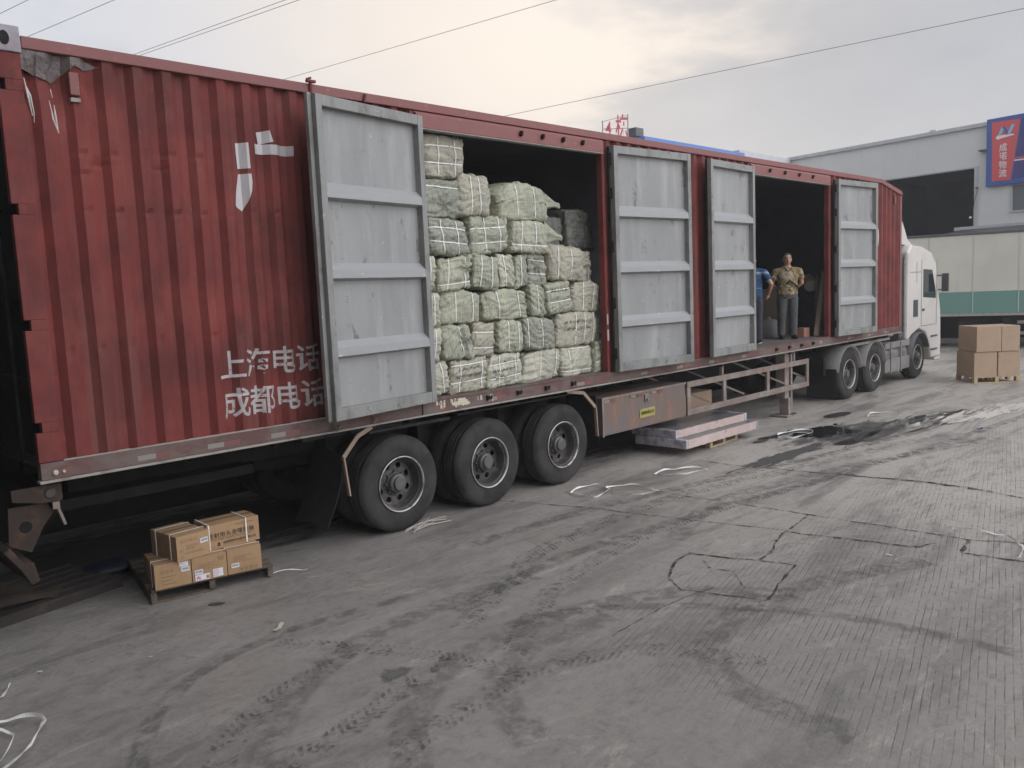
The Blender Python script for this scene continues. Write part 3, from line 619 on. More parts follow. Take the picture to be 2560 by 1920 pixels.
# spilt cream paint on rail below the first opening
q = MB()
for i in range(16):
    x = 3.78 + random.random() ** 1.3 * .9; z = 1.362 - random.random() * .03; l = random.uniform(.02, .12); w_ = random.uniform(.006, .02)
    n_ = 6; a = [q.b.verts.new((x - w_ * random.uniform(.4, 1), -.0262, z - l * k / n_)) for k in range(n_)]; b = [q.b.verts.new((x + w_ * random.uniform(.4, 1), -.0262, z - l * k / n_)) for k in range(n_)]
    for k in range(n_ - 1): q.b.faces.new((a[k], b[k], b[k + 1], a[k + 1]))
for c_ in ((4.20, 1.31, .07), (4.10, 1.30, .04), (4.28, 1.285, .035)):
    n_ = 22; vs = [q.b.verts.new((c_[0] + c_[2] * (1.2 + .9 * noise.noise(Vector((k * .9, c_[0] * 9, 0)))) * math.cos(2 * math.pi * k / n_), -.0266 - c_[2] * .01, c_[1] + .55 * c_[2] * (1.1 + .9 * noise.noise(Vector((k * .9, c_[0] * 9, 0)))) * math.sin(2 * math.pi * k / n_))) for k in range(n_)]
    q.b.faces.new(vs)
q.build('paint_spill', CREAM, TR)
# wheels
def holed_disc(q, r0, r1, y, n, c, ha=.46, hb=.5):
    for s_ in range(n):
        a0 = 2 * math.pi * s_ / n; da = 2 * math.pi / n; pin, pout = [], []
        for k in range(16):
            a = 2 * math.pi * k / 16; u, v = math.cos(a), math.sin(a); m_ = max(abs(u), abs(v))
            def P(uu, vv): 
                r = r0 + (r1 - r0) * (uu + 1) / 2; th = a0 + da * (vv + 1) / 2
                return Vector(c) + Vector((r * math.cos(th), y, r * math.sin(th)))
            pin.append(q.b.verts.new(P(u * ha, v * hb))); pout.append(q.b.verts.new(P(u / m_, v / m_)))
        for k in range(16): q.b.faces.new((pin[k], pin[(k + 1) % 16], pout[(k + 1) % 16], pout[k]))
def wheel(parent, x, y, rt=.525, outer=True, name='wheel', front=False):
    c = (x, y, rt - .004); k = rt / .525
    prof = [(.292, .02), (.30, .004), (.325, .0), (.36, -.008), (.42, -.010), (.462, -.004), (.478, .002), (.492, .010), (.512, .035), (.522, .05), (.5225, .085), (.514, .088), (.514, .098), (.5245, .10), (.525, .135), (.516, .138), (.516, .148), (.525, .15), (.5245, .185), (.514, .188), (.514, .198), (.5225, .20), (.52, .235), (.505, .26), (.46, .29), (.36, .285), (.30, .27), (.285, .25)]
    q = MB(); q.lathe([(r * k, h) for r, h in prof], c, 'y', 72)
    t_ = q.build('wheel' if name == 'wheel' else name, RUBBER, parent, smooth=True)
    q = MB(); q.lathe([(.298 * k, .004), (.304 * k, -.006), (.298 * k, -.014), (.288 * k, -.008), (.284 * k, .006)], c, 'y', 64); q.build('rim_lip', RIML, t_, smooth=True)
    dpt = .135 if not front else -.0
    q = MB(); q.lathe([(.285 * k, .004), (.272 * k, .03), (.266 * k, .035), (.262 * k, .055), (.248 * k, dpt - .005 if not front else .06), (.238 * k, dpt + .012 if not front else .05)], c, 'y', 64)
    holed_disc(q, .145 * k, .240 * k, dpt + .012 if not front else .05, 8, c, .64, .46)
    q.lathe([(.145 * k, dpt + .012 if not front else .05), (.12 * k, dpt - .004 if not front else .02), (.115 * k, dpt - .03 if not front else -.02), (.105 * k, dpt - .035 if not front else -.03), (.10 * k, dpt - .04)], c, 'y', 40)
    q.build('rim', RIMM, t_)
    q = MB(); q.lathe([(.0, .015), (.066, .015), (.076, .022), (.080, .045), (.098, .055), (.106, .07), (.11, .12)] if not front else [(0, -.055), (.07, -.055), (.085, -.04), (.1, 0.0)], c, 'y', 32)
    for a in range(8): 
        th = 2 * math.pi * a / 8; q.lathe([(0, dpt - .03), (.011, dpt - .03), (.014, dpt - .02), (.014, dpt + .01)] if not front else [(0, -.0), (.012, -.0), (.014, .02)], (c[0] + .124 * k * math.cos(th), c[1], c[2] + .124 * k * math.sin(th)), 'y', 6)
    q.build('hub', mat_hub, t_)
    q = MB(); q.lathe([(.29 * k, .06), (.285 * k, .24), (.0, .20)], c, 'y', 32); q.build('drum', BLACKST, t_)
    return t_
mat_hub = mat('grimy_hub', (.10, .095, .088), .5, .2, layers=(((.16, .15, .14), 8, None, .5, .7, .7),))
WX = (3.35, 4.66, 5.97)
for x in WX:
    wheel(TR, x, .05)
    for yy in (.385, 2.25, 2.58):
        q = MB(); q.lathe([(.29, .02), (.33, .0), (.45, -.006), (.495, .01), (.525, .05), (.525, .235), (.46, .29), (.30, .27)], (x, yy, .521), 'y', 48); q.build('inner_wheel', RUBBER, TR, smooth=True)
    q = MB(); q.tube([(x, .3, .52), (x, 2.6, .52)], .075, 14); q.build('axle', BLACKST, TR)
# chassis
q = MB()
for y in (.75, 2.05): q.prism([(.3, .95), (11.4, .80), (13.2, 1.05), (17.2, 1.10), (17.2, 1.277), (.3, 1.277)], 'y', y, y + .12)
for x in [i * .8 + .3 for i in range(21)]: q.box(x, x + .06, .06, 2.85, 1.16, 1.276)
q.box(.1, 1.9, .5, 2.4, .86, .949)
q.build('chassis', BLACKST, TR)
q = MB()
for x in (2.75, 4.0, 5.3, 6.5): q.box(x, x + .12, .55, .75, .60, 1.15)
q.tube([(2.2, 1.2, .82), (3.4, 1.2, .82)], .13, 20); q.tube([(7.0, 1.5, .72), (8.6, 1.5, .72)], .16, 20)
q.build('suspension', BLACKST, TR)
# mudguards
def mflap(xs, poly, y0, y1, nm):
    q = MB(); q.grid(lambda u, v: (poly(u, v)), 6, 10); o = q.build(nm, MUDFLAP, TR); s = o.modifiers.new('s', 'SOLIDIFY'); s.thickness = .008; return o
mflap(0, lambda u, v: (2.62 - .20 * v ** 2 - .04 * v, .02 + .60 * u, .98 - .72 * v - .02 * math.cos(u * 6)), 0, 0, 'mud_flap')
mflap(0, lambda u, v: (6.64 + .05 * v, .03 + .60 * u, 1.08 - .62 * v), 0, 0, 'mud_flap')
def bent(name, P, w_, th, m, y0):
    q = MB()
    for a, b in zip(P[:-1], P[1:]): q.bar((a[0], y0, a[1]), (b[0], y0, b[1]), th, w_)
    return q.build(name, m, TR, bevel=.003)
BR = mat('tan_bracket', (.30, .215, .155), .6, layers=(((.18, .13, .1), 7, None, .45, .7, .7),))
bent('mud_flap_bracket', [(2.98, 1.20), (2.80, 1.13), (2.615, .94), (2.66, .54)], .045, .02, BR, .012)
bent('mud_flap_bracket', [(6.05, 1.205), (6.38, 1.15), (6.615, .93), (6.64, .53)], .045, .02, BR, .025)
q = MB(); q.box(2.95, 4.05, .02, .5, 1.125, 1.155); q.box(2.2, 3.4, .06, .3, 1.16, 1.205); q.box(4.2, 6.3, .06, .5, 1.145, 1.165); q.build('mudguard_rail', MUDFLAP, TR)
# toolbox
q = MB(); q.box(6.775, 8.79, .03, .62, .50, 1.025); o = q.build('toolbox', RUSTY, TR, bevel=.012)
q = MB(); q.box(6.76, 8.80, .018, .029, 1.0, 1.03); q.box(6.76, 6.79, .018, .029, .49, 1.0); q.build('toolbox_edge', RACKM, o)
for x, m_ in ((6.80, REFW), (6.93, REFR), (7.40, REFW), (7.55, REFR), (7.9, REFW), (8.05, REFR)):
    q = MB(); q.box(x, x + .12, .0155, .0175, .955, .99); q.build('reflector', m_, o)
q = MB(); q.box(7.735, 7.815, .010, .0285, .86, .97); q.lathe([(0, -.03), (.02, -.03), (.025, 0), (.026, .02)], (7.775, 0.01, .895), 'y', 14); q.build('latch', STEEL, o, bevel=.004)
q = MB(); q.box(7.61, 7.98, .020, .0285, .635, .765); o2 = q.build('number_plate', YPLATE, o, bevel=.004)
text_on('plate_lettering', '成都物流公司', .052, INK, o, (7.635, .0195, .685), (1, 0, 0), (0, 0, 1), sx=1.0, bold=.02)
# side guard rack
q = MB(); yr = .045
q.box(8.88, 13.02, yr, yr + .04, .93, 1.02); q.box(8.88, 13.02, yr, yr + .04, .50, .595)
for x in (8.88, 9.94, 11.40, 12.93): q.box(x, x + .09, yr + .002, yr + .038, .595, .93)
q.build('side_guard', RACKM, TR, bevel=.004)
q = MB()
for x in (9.1, 10.2, 11.7, 12.6): q.bar((x + .5, yr + .06, .62), (x - .5, .75, 1.15), .03, .03)
for x in (9.98, 12.5): q.bar((x, yr + .06, .97), (x, yr + .06, 1.25), .05, .05)
q.build('guard_stay', RACKM, TR)
q = MB(); q.box(12.38, 12.44, .09, .17, .12, 1.2); q.box(12.2, 12.36, .12, .30, .35, 1.2); q.box(12.16, 12.46, .06, .40, .0, .035); q.box(12.30, 12.42, .10, .28, .035, .36)
q.tube([(12.41, .0, .06), (12.41, .2, .06)], .02); q.build('landing_leg', RACKM, TR, bevel=.005)
q = MB(); q.box(12.38, 12.44, 2.6, 2.7, .0, 1.2); q.build('landing_leg', RACKM, TR)
# rear lamp plate and underrun guard
RU = mat('dull_brown_underrun', (.045, .033, .026), .8, spec=.2, layers=(((.13, .07, .045), 5, None, .45, .7, .7),))
q = MB(); q.prism([(-.30, 1.19), (-.30, 1.10), (-.115, 1.055), (.03, 1.045), (.052, 1.06), (.052, 1.19)], 'y', .04, .06); o = q.build('lamp_bracket', RU, TR, bevel=.004)
q = MB(); q.lathe([(0, -.012), (.034, -.012), (.04, -.004), (.046, 0)], (-.035, .04, 1.122), 'y', 24); q.build('lamp', mat('dark_lamp', (.06, .045, .04), .3), o)
q = MB(); q.bar((.0, .05, 1.045), (.0, .05, .99), .05, .02); q.bar((.012, .05, .99), (.052, .06, .855), .02, .045); q.build('underrun_arm', RACKM, TR)
ring = [(-.32, 1.05), (-.05, 1.045), (-.01, .96), (-.09, .86), (-.19, .68), (-.34, .76)]
q = MB(); q.prism(ring, 'y', .09, .105); q.build('underrun_plate', RU, TR, bevel=.003)
q = MB(); q.lathe([(0, 0), (.042, 0), (.045, .004)], (-.212, .084, .885), 'y', 24); q.build('plate_hole', BLACKST, TR)
q = MB(); q.prism([(-.355, .77), (-.275, .63), (-.205, .62), (-.175, .47), (-.235, .45), (-.30, .585), (-.40, .74)], 'y', .0, 2.9); q.build('rear_bumper', RU, TR, bevel=.006)

# ------------------------------------------------------------------ made-up dark trailer, added to black out the view beneath this one
NB = thing('semi_trailer', (7, 4.2, 0), 'made-up dark trailer added to darken the view beneath the red one', 'trailer')
q = MB(); q.box(-.4, 17, 3.3, 5.8, 1.2, 4.2); q.build('box_body', DARKIN, NB); q = MB(); q.box(-.4, 16.5, 3.32, 3.36, .0, 1.19); q.build('side_skirt', BLACKST, NB)
# ------------------------------------------------------------------ bales
def bale(x0, x1, y0, z0, z1, style, label, depth=.5, ears=(), knot=None, tilt=0, mi=0, vs=(.33, .68), hs=(), scr=False, sag=0, name='wrapped_bale'):
    W_, H_ = (x1 - x0) / 2, (z1 - z0) / 2; Dp = depth / 2
    seed = random.uniform(0, 90); n = random.uniform(9, 15); th = random.uniform(-.9, .9); ct, st_ = math.cos(th), math.sin(th); skew = (random.uniform(-.03, .03), random.uniform(-.025, .025), random.uniform(-.04, .03))
    root = thing(name, ((x0 + x1) / 2, y0 + Dp, z0), label, 'bale', 'wrapped bales stacked in the trailer')
    def S(p, off=0., sm=1.):
        x, y, z = p; r = (abs(x) ** n + abs(y) ** n + abs(z) ** n) ** (1 / n)
        q = Vector((x / r, y / r, z / r)); nr = Vector((q.x ** 3 if abs(q.x) > .2 else 0, q.y ** 3, q.z ** 3))
        nr = Vector((abs(q.x) ** 4 * (1 if q.x > 0 else -1), abs(q.y) ** 4 * (1 if q.y > 0 else -1), abs(q.z) ** 4 * (1 if q.z > 0 else -1))).normalized()
        wd = Vector((q.x * W_ + skew[0] * q.z, q.y * Dp, q.z * H_ + skew[1] * q.x + skew[2] * abs(q.x) ** 3 * max(0, q.z)))
        # bulge, strap cinch, wrinkles
        d = .018 * (1 - q.x ** 2) * (1 - q.z ** 2)
        for v in vs: d -= .014 * math.exp(-(((q.x + 1) / 2 - v) * 2 * W_ / .035) ** 2)
        for h in hs: d -= .014 * math.exp(-(((q.z + 1) / 2 - h) * 2 * H_ / .035) ** 2)
        sp = Vector((wd.x + seed, wd.y, wd.z))
        d += .024 * noise.noise(sp * 3.4)
        wx = .25 * noise.noise(sp * 2.5); fu = sp.x * ct + sp.z * st_ + wx; fv = -sp.x * st_ + sp.z * ct + wx
        w1 = abs(noise.noise(Vector((fu * 3.2, sp.y * 6, fv * 15)))); d += sm * .050 * (min(w1, .35) - .18)
        w2 = abs(noise.noise(Vector((fv * 4.5 + 9, sp.y * 6, fu * 19 - fv * 9)))); d += sm * (.028 * (min(w2, .3) - .15) + .008 * noise.noise(sp * 15))
        if knot:
            kx, kz = knot; dx, dz = wd.x - kx * W_, wd.z - kz * H_; rr = math.hypot(dx, dz)
            if q.y < -.3: d += (.055 * math.exp(-(rr / .045) ** 2) - .035 * math.exp(-(rr / .11) ** 2)) + .028 * math.exp(-rr / .16) * math.sin(7 * math.atan2(dz, dx) + seed + 3 * noise.noise(sp * 6))
        wd += nr * (d + off)
        for (ex, ez, ln) in ears:     # pulled-out sheet corners
            a = ((ex * q.x + ez * q.z) / (1 + abs(ez)) - .70) / .27
            if a > 0: a = a ** 1.6; wd += Vector((ex * ln * a, -.03 * a, -.12 * ln * a + ez * .02 * a)); wd.z -= ez * H_ * .25 * a; wd.y *= 1 - .75 * a
        wd.z += H_ - sag * (q.x ** 2) * (1 if q.z > 0 else 0)
        return Matrix.Rotation(tilt, 3, 'Y') @ wd
    b = MB(); N = 34
    for ax in range(3):
        for sg in (-1, 1):
            if ax == 1 and sg == 1: continue
            def fn(u, v):
                a, c = 2 * u - 1, 2 * v - 1; a = math.sin(a * math.pi / 2) * .25 + a * .75; c = math.sin(c * math.pi / 2) * .25 + c * .75
                p = [0, 0, 0]; p[ax] = sg; p[(ax + 1) % 3] = a; p[(ax + 2) % 3] = c; return S(p)
            b.grid(fn, N, N)
    bmesh.ops.remove_doubles(b.b, verts=b.b.verts[:], dist=.0008)
    b.build('sheet_wrap', WOVEN[mi], root, smooth=True, local=True)
    for (ex, ez, ln) in ears:
        if ln < .15: continue
        c0 = S((ex * .86, -.55, ez * .55), -.03); d_ = Vector((ex, -.25, -.12)).normalized(); e_ = MB()
        def cone(u, v):
            a = 2 * math.pi * u; r = (.115 * (1 - v) ** 1.25 + .016 + .022 * max(0, v - .8) * 5) * (1 + .28 * math.sin(5 * a + seed) * (1 - .5 * v))
            return c0 + d_ * (v * ln * .85) + Vector((0, math.cos(a) * r * .6, math.sin(a) * r)) + Vector((0, 0, -.03 * v * v))
        e_.grid(cone, 28, 9, wu=True); e_.build('sheet_corner', WOVEN[mi], root, smooth=True, local=True)
    def loop(vertical, c, ex=(-1, 1)):
        s_ = MB(); hw = .0062 / (W_ if vertical else H_); rows = []
        M_ = 14; path = []
        for i in range(M_): path.append((-1, -1 + 2 * i / M_))     # front going up
        for i in range(M_ // 2): path.append((-1 + 2 * i / (M_ // 2), 1))
        path.append((1, 1))
        path = [(1, -1)][:0] + path
        for (y, o_) in path:
            for sgn in (-1, 1):
                pass
            if vertical: P = [S((c * 2 - 1 - hw, y, o_), .010, .25), S((c * 2 - 1 + hw, y, o_), .010, .25)]
            else: P = [S((o_, y, c * 2 - 1 - hw), .010, .25), S((o_, y, c * 2 - 1 + hw), .010, .25)]
            rows.append([s_.b.verts.new(p) for p in P])
        for i in range(len(rows) - 1): s_.b.faces.new((rows[i][0], rows[i][1], rows[i + 1][1], rows[i + 1][0]))
        s_.build('strap', STRAP, root, local=True)
    for v in vs: loop(True, v)
    for h in hs: loop(False, h)
    if scr:      # hand-written marks on the wrap, too small to read
        rr = random.Random(int(seed * 10))
        for line in range(scr):
            s_ = MB(); prev = None; cz = .45 - line * .42; x = -.72; up = 1
            while x < .68:
                z = cz + up * rr.uniform(.03, .13); up = -up; w_ = .010
                cur = (s_.b.verts.new(S((x - w_, -1, z), .004)), s_.b.verts.new(S((x + w_, -1, z + .012), .004)))
                if prev: s_.b.faces.new((prev[0], prev[1], cur[1], cur[0]))
                prev = cur; x += rr.choice((.018, .03, .055))
            s_.build('handwriting', INKW, root, local=True)
    return root
INKW = mat('faded_marker', (.12, .12, .10), .7)
g_ = 'bale'
B = [
 (3.60, 3.90, 3.80, 4.34, 1, 'narrow bale half hidden by the first grey door at the top of the stack', dict(mi=1, vs=(.8,), hs=(.5,))),
 (3.93, 4.555, 3.80, 4.27, 0, 'squarish bale with crossed straps alone on top of the stack', dict(mi=3, vs=(.34, .74), hs=(.33, .72), ears=((1, -1, .06),))),
 (3.90, 4.50, 3.36, 3.80, 1, 'crumpled dark green bale with a knotted bunch in its face, second from the top', dict(mi=2, vs=(), hs=(.78,), knot=(.1, -.25), ears=((1, -1, .05),))),
 (4.45, 4.95, 3.40, 3.87, 0, 'rounded bale with two upright straps beside the knotted bale near the top', dict(mi=3, vs=(.38, .64), tilt=R(-3))),
 (4.955, 5.06, 3.40, 3.76, 0, 'sliver of a bale wedged behind the eared bale near the top', dict(mi=1, vs=(.5,), y=.32)),
 (5.05, 5.93, 3.37, 3.83, 0, 'wide pale green bale near the stack top with a pointed ear at its right', dict(mi=1, vs=(.37, .72), ears=((1, .75, .34), (-1, 1, .06)), sag=.05)),
 (3.70, 3.94, 2.95, 3.38, 1, 'bale mostly behind the first grey door, third level from the top', dict(mi=1, vs=(.8,))),
 (3.96, 4.58, 2.95, 3.37, 0, 'bale crossed by four white straps, third level down at the left', dict(mi=2, vs=(.32, .68, .95), hs=(.34, .72))),
 (4.60, 5.23, 2.97, 3.42, 1, 'bale with two upright and two level straps, middle of the third level', dict(mi=0, vs=(.38, .74), hs=(.3, .67), ears=((1, -1, .03),))),
 (5.25, 5.92, 2.99, 3.37, 1, 'light green bale with a pointed corner drooping right, end of the third level', dict(mi=1, vs=(.25, .6), hs=(.22,), ears=((1, .7, .34),))),
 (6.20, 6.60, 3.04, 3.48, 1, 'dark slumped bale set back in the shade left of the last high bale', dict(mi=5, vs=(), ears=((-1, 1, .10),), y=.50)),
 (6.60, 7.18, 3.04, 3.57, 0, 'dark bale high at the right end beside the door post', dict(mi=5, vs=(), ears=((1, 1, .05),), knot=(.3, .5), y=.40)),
 (3.72, 4.04, 2.56, 2.95, 1, 'bale beside the first grey door on the fourth level', dict(mi=4, vs=(.72,))),
 (4.06, 4.58, 2.56, 2.95, 1, 'bale with a creased hollow face, second on the fourth level', dict(mi=1, vs=(.28, .82), hs=(.2,), knot=(.7, .3))),
 (4.60, 5.01, 2.57, 2.96, 1, 'narrow bale with two bowed upright straps on the fourth level', dict(mi=0, vs=(.3, .72))),
 (5.03, 5.30, 2.57, 2.97, 1, 'narrow bale with one strap in the middle of the fourth level', dict(mi=4, vs=(.4,))),
 (5.32, 5.53, 2.57, 2.97, 0, 'thin bale squeezed into the middle of the fourth level', dict(mi=0, vs=(.5,))),
 (5.55, 5.90, 2.58, 2.99, 0, 'bale with two level straps and a gathered dark fold, fourth level', dict(mi=2, vs=(), hs=(.35, .75), knot=(-.1, .2), ears=((1, 1, .05),))),
 (5.91, 6.62, 2.62, 3.07, 0, 'smooth boxy bale with two long straps and a twisted right end, fourth level', dict(mi=3, vs=(.22, .58), ears=((1, .5, .22),))),
 (6.64, 6.90, 2.60, 3.03, 1, 'pinkish end bale against the post on the fourth level', dict(mi=4, vs=(.7,), y=.25)),
 (3.72, 4.08, 2.17, 2.56, 1, 'cream bale beside the first grey door on the fifth level', dict(mi=4, vs=(.72,))),
 (4.10, 4.72, 2.18, 2.56, 0, 'light green bale with a bunched left corner on the fifth level', dict(mi=1, vs=(.36, .80), ears=((-1, .8, .09),))),
 (4.75, 5.52, 2.18, 2.56, 0, 'broad sagging bale in the middle of the fifth level', dict(mi=1, vs=(.32, .8), sag=.03)),
 (5.54, 5.82, 2.20, 2.60, 1, 'small bale with one strap left of the marked bale on the fifth level', dict(mi=0, vs=(.5,))),
 (5.84, 6.34, 2.22, 2.62, 1, 'scribbled bale with two level straps on the fifth level', dict(mi=0, vs=(), hs=(.38, .74), scr=1)),
 (6.36, 6.94, 2.21, 2.62, 1, 'rounded crumpled bale with bowed straps at the right of the fifth level', dict(mi=3, vs=(.38, .72), sag=.04, ears=((1, 1, .07),))),
 (3.72, 4.06, 1.77, 2.17, 1, 'tall pale bale beside the first grey door on the sixth level', dict(mi=4, vs=(.72,))),
 (4.08, 4.55, 1.78, 2.17, 1, 'green bale with diagonal creases on the sixth level', dict(mi=0, vs=(.6,), knot=(.5, .1), ears=((-1, 1, .05),))),
 (4.57, 4.94, 1.78, 2.17, 0, 'squared bale with two level straps on the sixth level', dict(mi=3, vs=(), hs=(.25, .7))),
 (4.96, 5.39, 1.78, 2.18, 1, 'bale with two slanting straps in the middle of the sixth level', dict(mi=1, vs=(.4, .8), tilt=R(2))),
 (5.41, 5.98, 1.78, 2.18, 0, 'darker smooth bale right of the middle of the sixth level', dict(mi=2, vs=(.12, .55))),
 (6.00, 6.81, 1.78, 2.21, 1, 'broad scribbled bale with three upright straps on the sixth level', dict(mi=3, vs=(.45, .68, .92), scr=2)),
 (6.83, 7.0, 1.80, 2.20, 0, 'thin bale at the right end of the sixth level beside the post', dict(mi=0, vs=(), hs=(.5,), y=.22)),
 (3.72, 4.18, 1.38, 1.76, 1, 'bale standing on the deck beside the first grey door', dict(mi=4, vs=(.78,))),
 (4.19, 4.76, 1.38, 1.76, 0, 'bale on the deck with a dark scribbled band and two level straps', dict(mi=3, vs=(.25, .86), hs=(.35, .85), scr=2)),
 (4.78, 5.38, 1.38, 1.78, 0, 'bale on the deck with written lines, third from the first door', dict(mi=4, vs=(.32, .78), hs=(.3, .72), scr=3)),
 (5.40, 6.08, 1.38, 1.77, 0, 'wide smooth bale on the deck with two straps', dict(mi=4, vs=(.44, .86))),
 (6.10, 6.77, 1.38, 1.77, 0, 'boxed bale on the deck with straps round all four edges', dict(mi=4, vs=(.24, .95), hs=(.18, .92))),
 (6.79, 6.99, 1.38, 1.79, 1, 'last small bale on the deck beside the door post', dict(mi=1, vs=(), hs=(.35, .8))),
]
for (x0, x1, z0, z1, st, lab, kw) in B:
    y = kw.pop('y', .10 + random.uniform(0, .05)); dp = 0
    bale(x0, x1, y, z0 - .004, z1, st, lab, depth=.62, **kw)

# ------------------------------------------------------------------ cartons
def carton(name, c, w_, d_, z0, h, ang, m, label, group, straps=(), cat='carton', tapec=True):
    root = thing(name, (c[0], c[1], z0), label, cat, group, ang)
    q = MB(); N = 6
    q.grid(lambda u, v: (w_ * u, -.0 + .004 * math.sin(math.pi * u) * -1 * math.sin(math.pi * v), h * v), N, N)
    q.grid(lambda u, v: (w_ * u, d_, h * v), 1, 1); q.grid(lambda u, v: (-.003 * math.sin(math.pi * u) * math.sin(math.pi * v), d_ * u, h * v), N, N)
    q.grid(lambda u, v: (w_, d_ * u, h * v), 1, 1); q.grid(lambda u, v: (w_ * u, d_ * v, h + .006 * math.sin(math.pi * u) * math.sin(math.pi * v)), N, N); q.grid(lambda u, v: (w_ * u, d_ * v, 0), 1, 1)
    bmesh.ops.remove_doubles(q.b, verts=q.b.verts[:], dist=.0005)
    o = q.build('box', m, root, local=True); 
    if tapec:
        q = MB(); q.grid(lambda u, v: (w_ * u, d_ / 2 - .025 + .05 * v, h + .0075 + .0 * u), 6, 1); q.build('packing_tape', TAPEB, root, local=True)
        q = MB(); q.box(w_ / 2 - .004 if False else 0, w_, d_ / 2 - .001, d_ / 2 + .001, h + .0082, h + .0086); q.build('flap_seam', INKF, root, local=True)
    for (ax, p) in straps:
        q = MB(); e = .005
        if ax == 'x':    # strap running round front/top/back at x = p
            q.box(p - .006, p + .006, -e - .004, -.0042, 0, h + e); q.box(p - .006, p + .006, -e - .004, d_ + e, h + .009, h + .011)
        else:
            q.box(-e - .003, -.0035, p - .006, p + .006, 0, h + e); q.box(-e, w_ + e, p - .006, p + .006, h + .009, h + .011); q.box(w_ + .001, w_ + e, p - .006, p + .006, 0, h + e)
        q.build('strap', STRAP, root, local=True)
    return root
def face_rect(root, x, z, w_, h, m, nm, y=-.006, ang=0):
    q = MB(); c_, s_ = math.cos(ang), math.sin(ang)
    def P(u, v): return (x + u * c_ - v * s_, y, z + u * s_ + v * c_)
    q.b.faces.new([q.b.verts.new(P(*p)) for p in ((0, 0), (w_, 0), (w_, h), (0, h))]); return q.build(nm, m, root, local=True, recalc=False)
def barcode(root, x, z, w_, h, ang=0):
    face_rect(root, x, z, w_, h, LABEL, 'barcode_label', -.0062, ang)
    q = MB(); rr = random.Random(int(x * 1000)); u = w_ * .1
    while u < w_ * .9:
        b_ = rr.uniform(.0012, .003); 
        p = [(u, h * .3), (u + b_, h * .3), (u + b_, h * .8), (u, h * .8)]
        q.b.faces.new([q.b.verts.new((x + a * math.cos(ang) - b * math.sin(ang), -.0068, z + a * math.sin(ang) + b * math.cos(ang))) for a, b in p]); u += b_ + rr.uniform(.0012, .003)
    q.build('barcode_bars', INK, root, local=True, recalc=False)
def lines(root, x, z, w_, n, dz, m=INKF, h=.003, frac=(.6, 1.0), seed=1):
    q = MB(); rr = random.Random(seed)
    for k in range(n):
        u = 0; L_ = w_ * rr.uniform(*frac)
        while u < L_:
            l_ = rr.uniform(.004, .012); q.b.faces.new([q.b.verts.new((x + a, -.0060, z - dz * k + b)) for a, b in ((u, 0), (u + l_, 0), (u + l_, h), (u, h))]); u += l_ + .003
    return q.build('fine_print', m, root, local=True, recalc=False)
def icons(root, x, z, n, s=.028, m=INKF, seed=2):
    q = MB()
    for k in range(n):
        x0 = x + k * s * 1.45; w_ = .0012
        for a in ((0, 0, s, w_), (0, s - w_, s, s), (0, 0, w_, s), (s - w_, 0, s, s)): q.b.faces.new([q.b.verts.new((x0 + u, -.0060, z + v)) for u, v in ((a[0], a[1]), (a[2], a[1]), (a[2], a[3]), (a[0], a[3]))])
        c_ = [(s * .5 + s * .22 * math.cos(t_ * math.pi / 3 + k), s * .5 + s * .22 * math.sin(t_ * math.pi / 3 + k)) for t_ in range(6)] if k % 2 == 0 else [(s * .25, s * .3), (s * .75, s * .3), (s * .6, s * .6), (s * .4, s * .6)]
        q.b.faces.new([q.b.verts.new((x0 + u, -.0060, z + v)) for u, v in c_])
    q.build('handling_marks', m, root, local=True, recalc=False)
GB = 'medicine cartons on the dark pallet'
A1 = R(-11.5)
pal = thing('wooden_pallet', (.655, .07, 0), 'dark worn pallet under the medicine cartons, by the rear of the trailer', 'pallet', None, A1)
q = MB()
for k in range(8): q.box(.0 + random.uniform(-.01, .01), 1.06 + random.uniform(-.01, .01), .005 + k * .14, .105 + k * .14, .100, .120)
q.build('deck_boards', WOODD, pal, local=True, bevel=.003)
for x in (0., .485, 1.0): 
    q = MB(); q.box(x, x + .05, .0, 1.10, .022 if x else 0.0, .099); q.build('stringer', WOODD, pal, local=True, bevel=.004)
for y in (0, 1.0): q = MB(); q.box(.052, .484, y, y + .09, .0, .021); q.build('base_board', WOODD, pal, local=True)
def offp(base, ang, dx, dy): return (base[0] + dx * math.cos(ang) - dy * math.sin(ang), base[1] + dx * math.sin(ang) + dy * math.cos(ang))
b0 = (.690, .042)
c1 = carton('carton', b0, .298, .44, .122, .215, A1, CARD, 'bottom left carton on the dark pallet, two white labels at its upper right', GB, (('y', .11),))
icons(c1, .045, .135, 3); barcode(c1, .215, .12, .068, .04); face_rect(c1, .20, .165, .075, .042, LABEL, 'paper_label'); lines(c1, .205, .19, .06, 3, .010, INK, .002, seed=4)
lines(c1, .05, .10, .16, 3, .032, INKF, .006, (.4, .9), 5); text_on('carton_lettering', '头孢', .001, INKF, c1, (.04, -.006, .05), (1, 0, 0), (0, 0, 1), local=True)
c2 = carton('carton', offp(b0, A1, .305, .0), .295, .44, .122, .215, A1, CARD, 'bottom middle carton on the dark pallet, with red lettered white labels', GB, (('y', .05),))
barcode(c2, .02, .065, .068, .04); face_rect(c2, .02, .008, .125, .052, LABEL, 'paper_label', -.0064); text_on('red_lettering', '内', .036, REDINK, c2, (.028, -.0070, .018), (1, 0, 0), (0, 0, 1), .0, .03, local=True); text_on('red_lettering', '有', .036, REDINK, c2, (.108, -.0070, .018), (1, 0, 0), (0, 0, 1), .0, .03, local=True)
face_rect(c2, .172, .012, .085, .072, LABEL, 'paper_label', -.0064); lines(c2, .18, .07, .065, 4, .016, REDINK, .005, (.5, 1), 8)
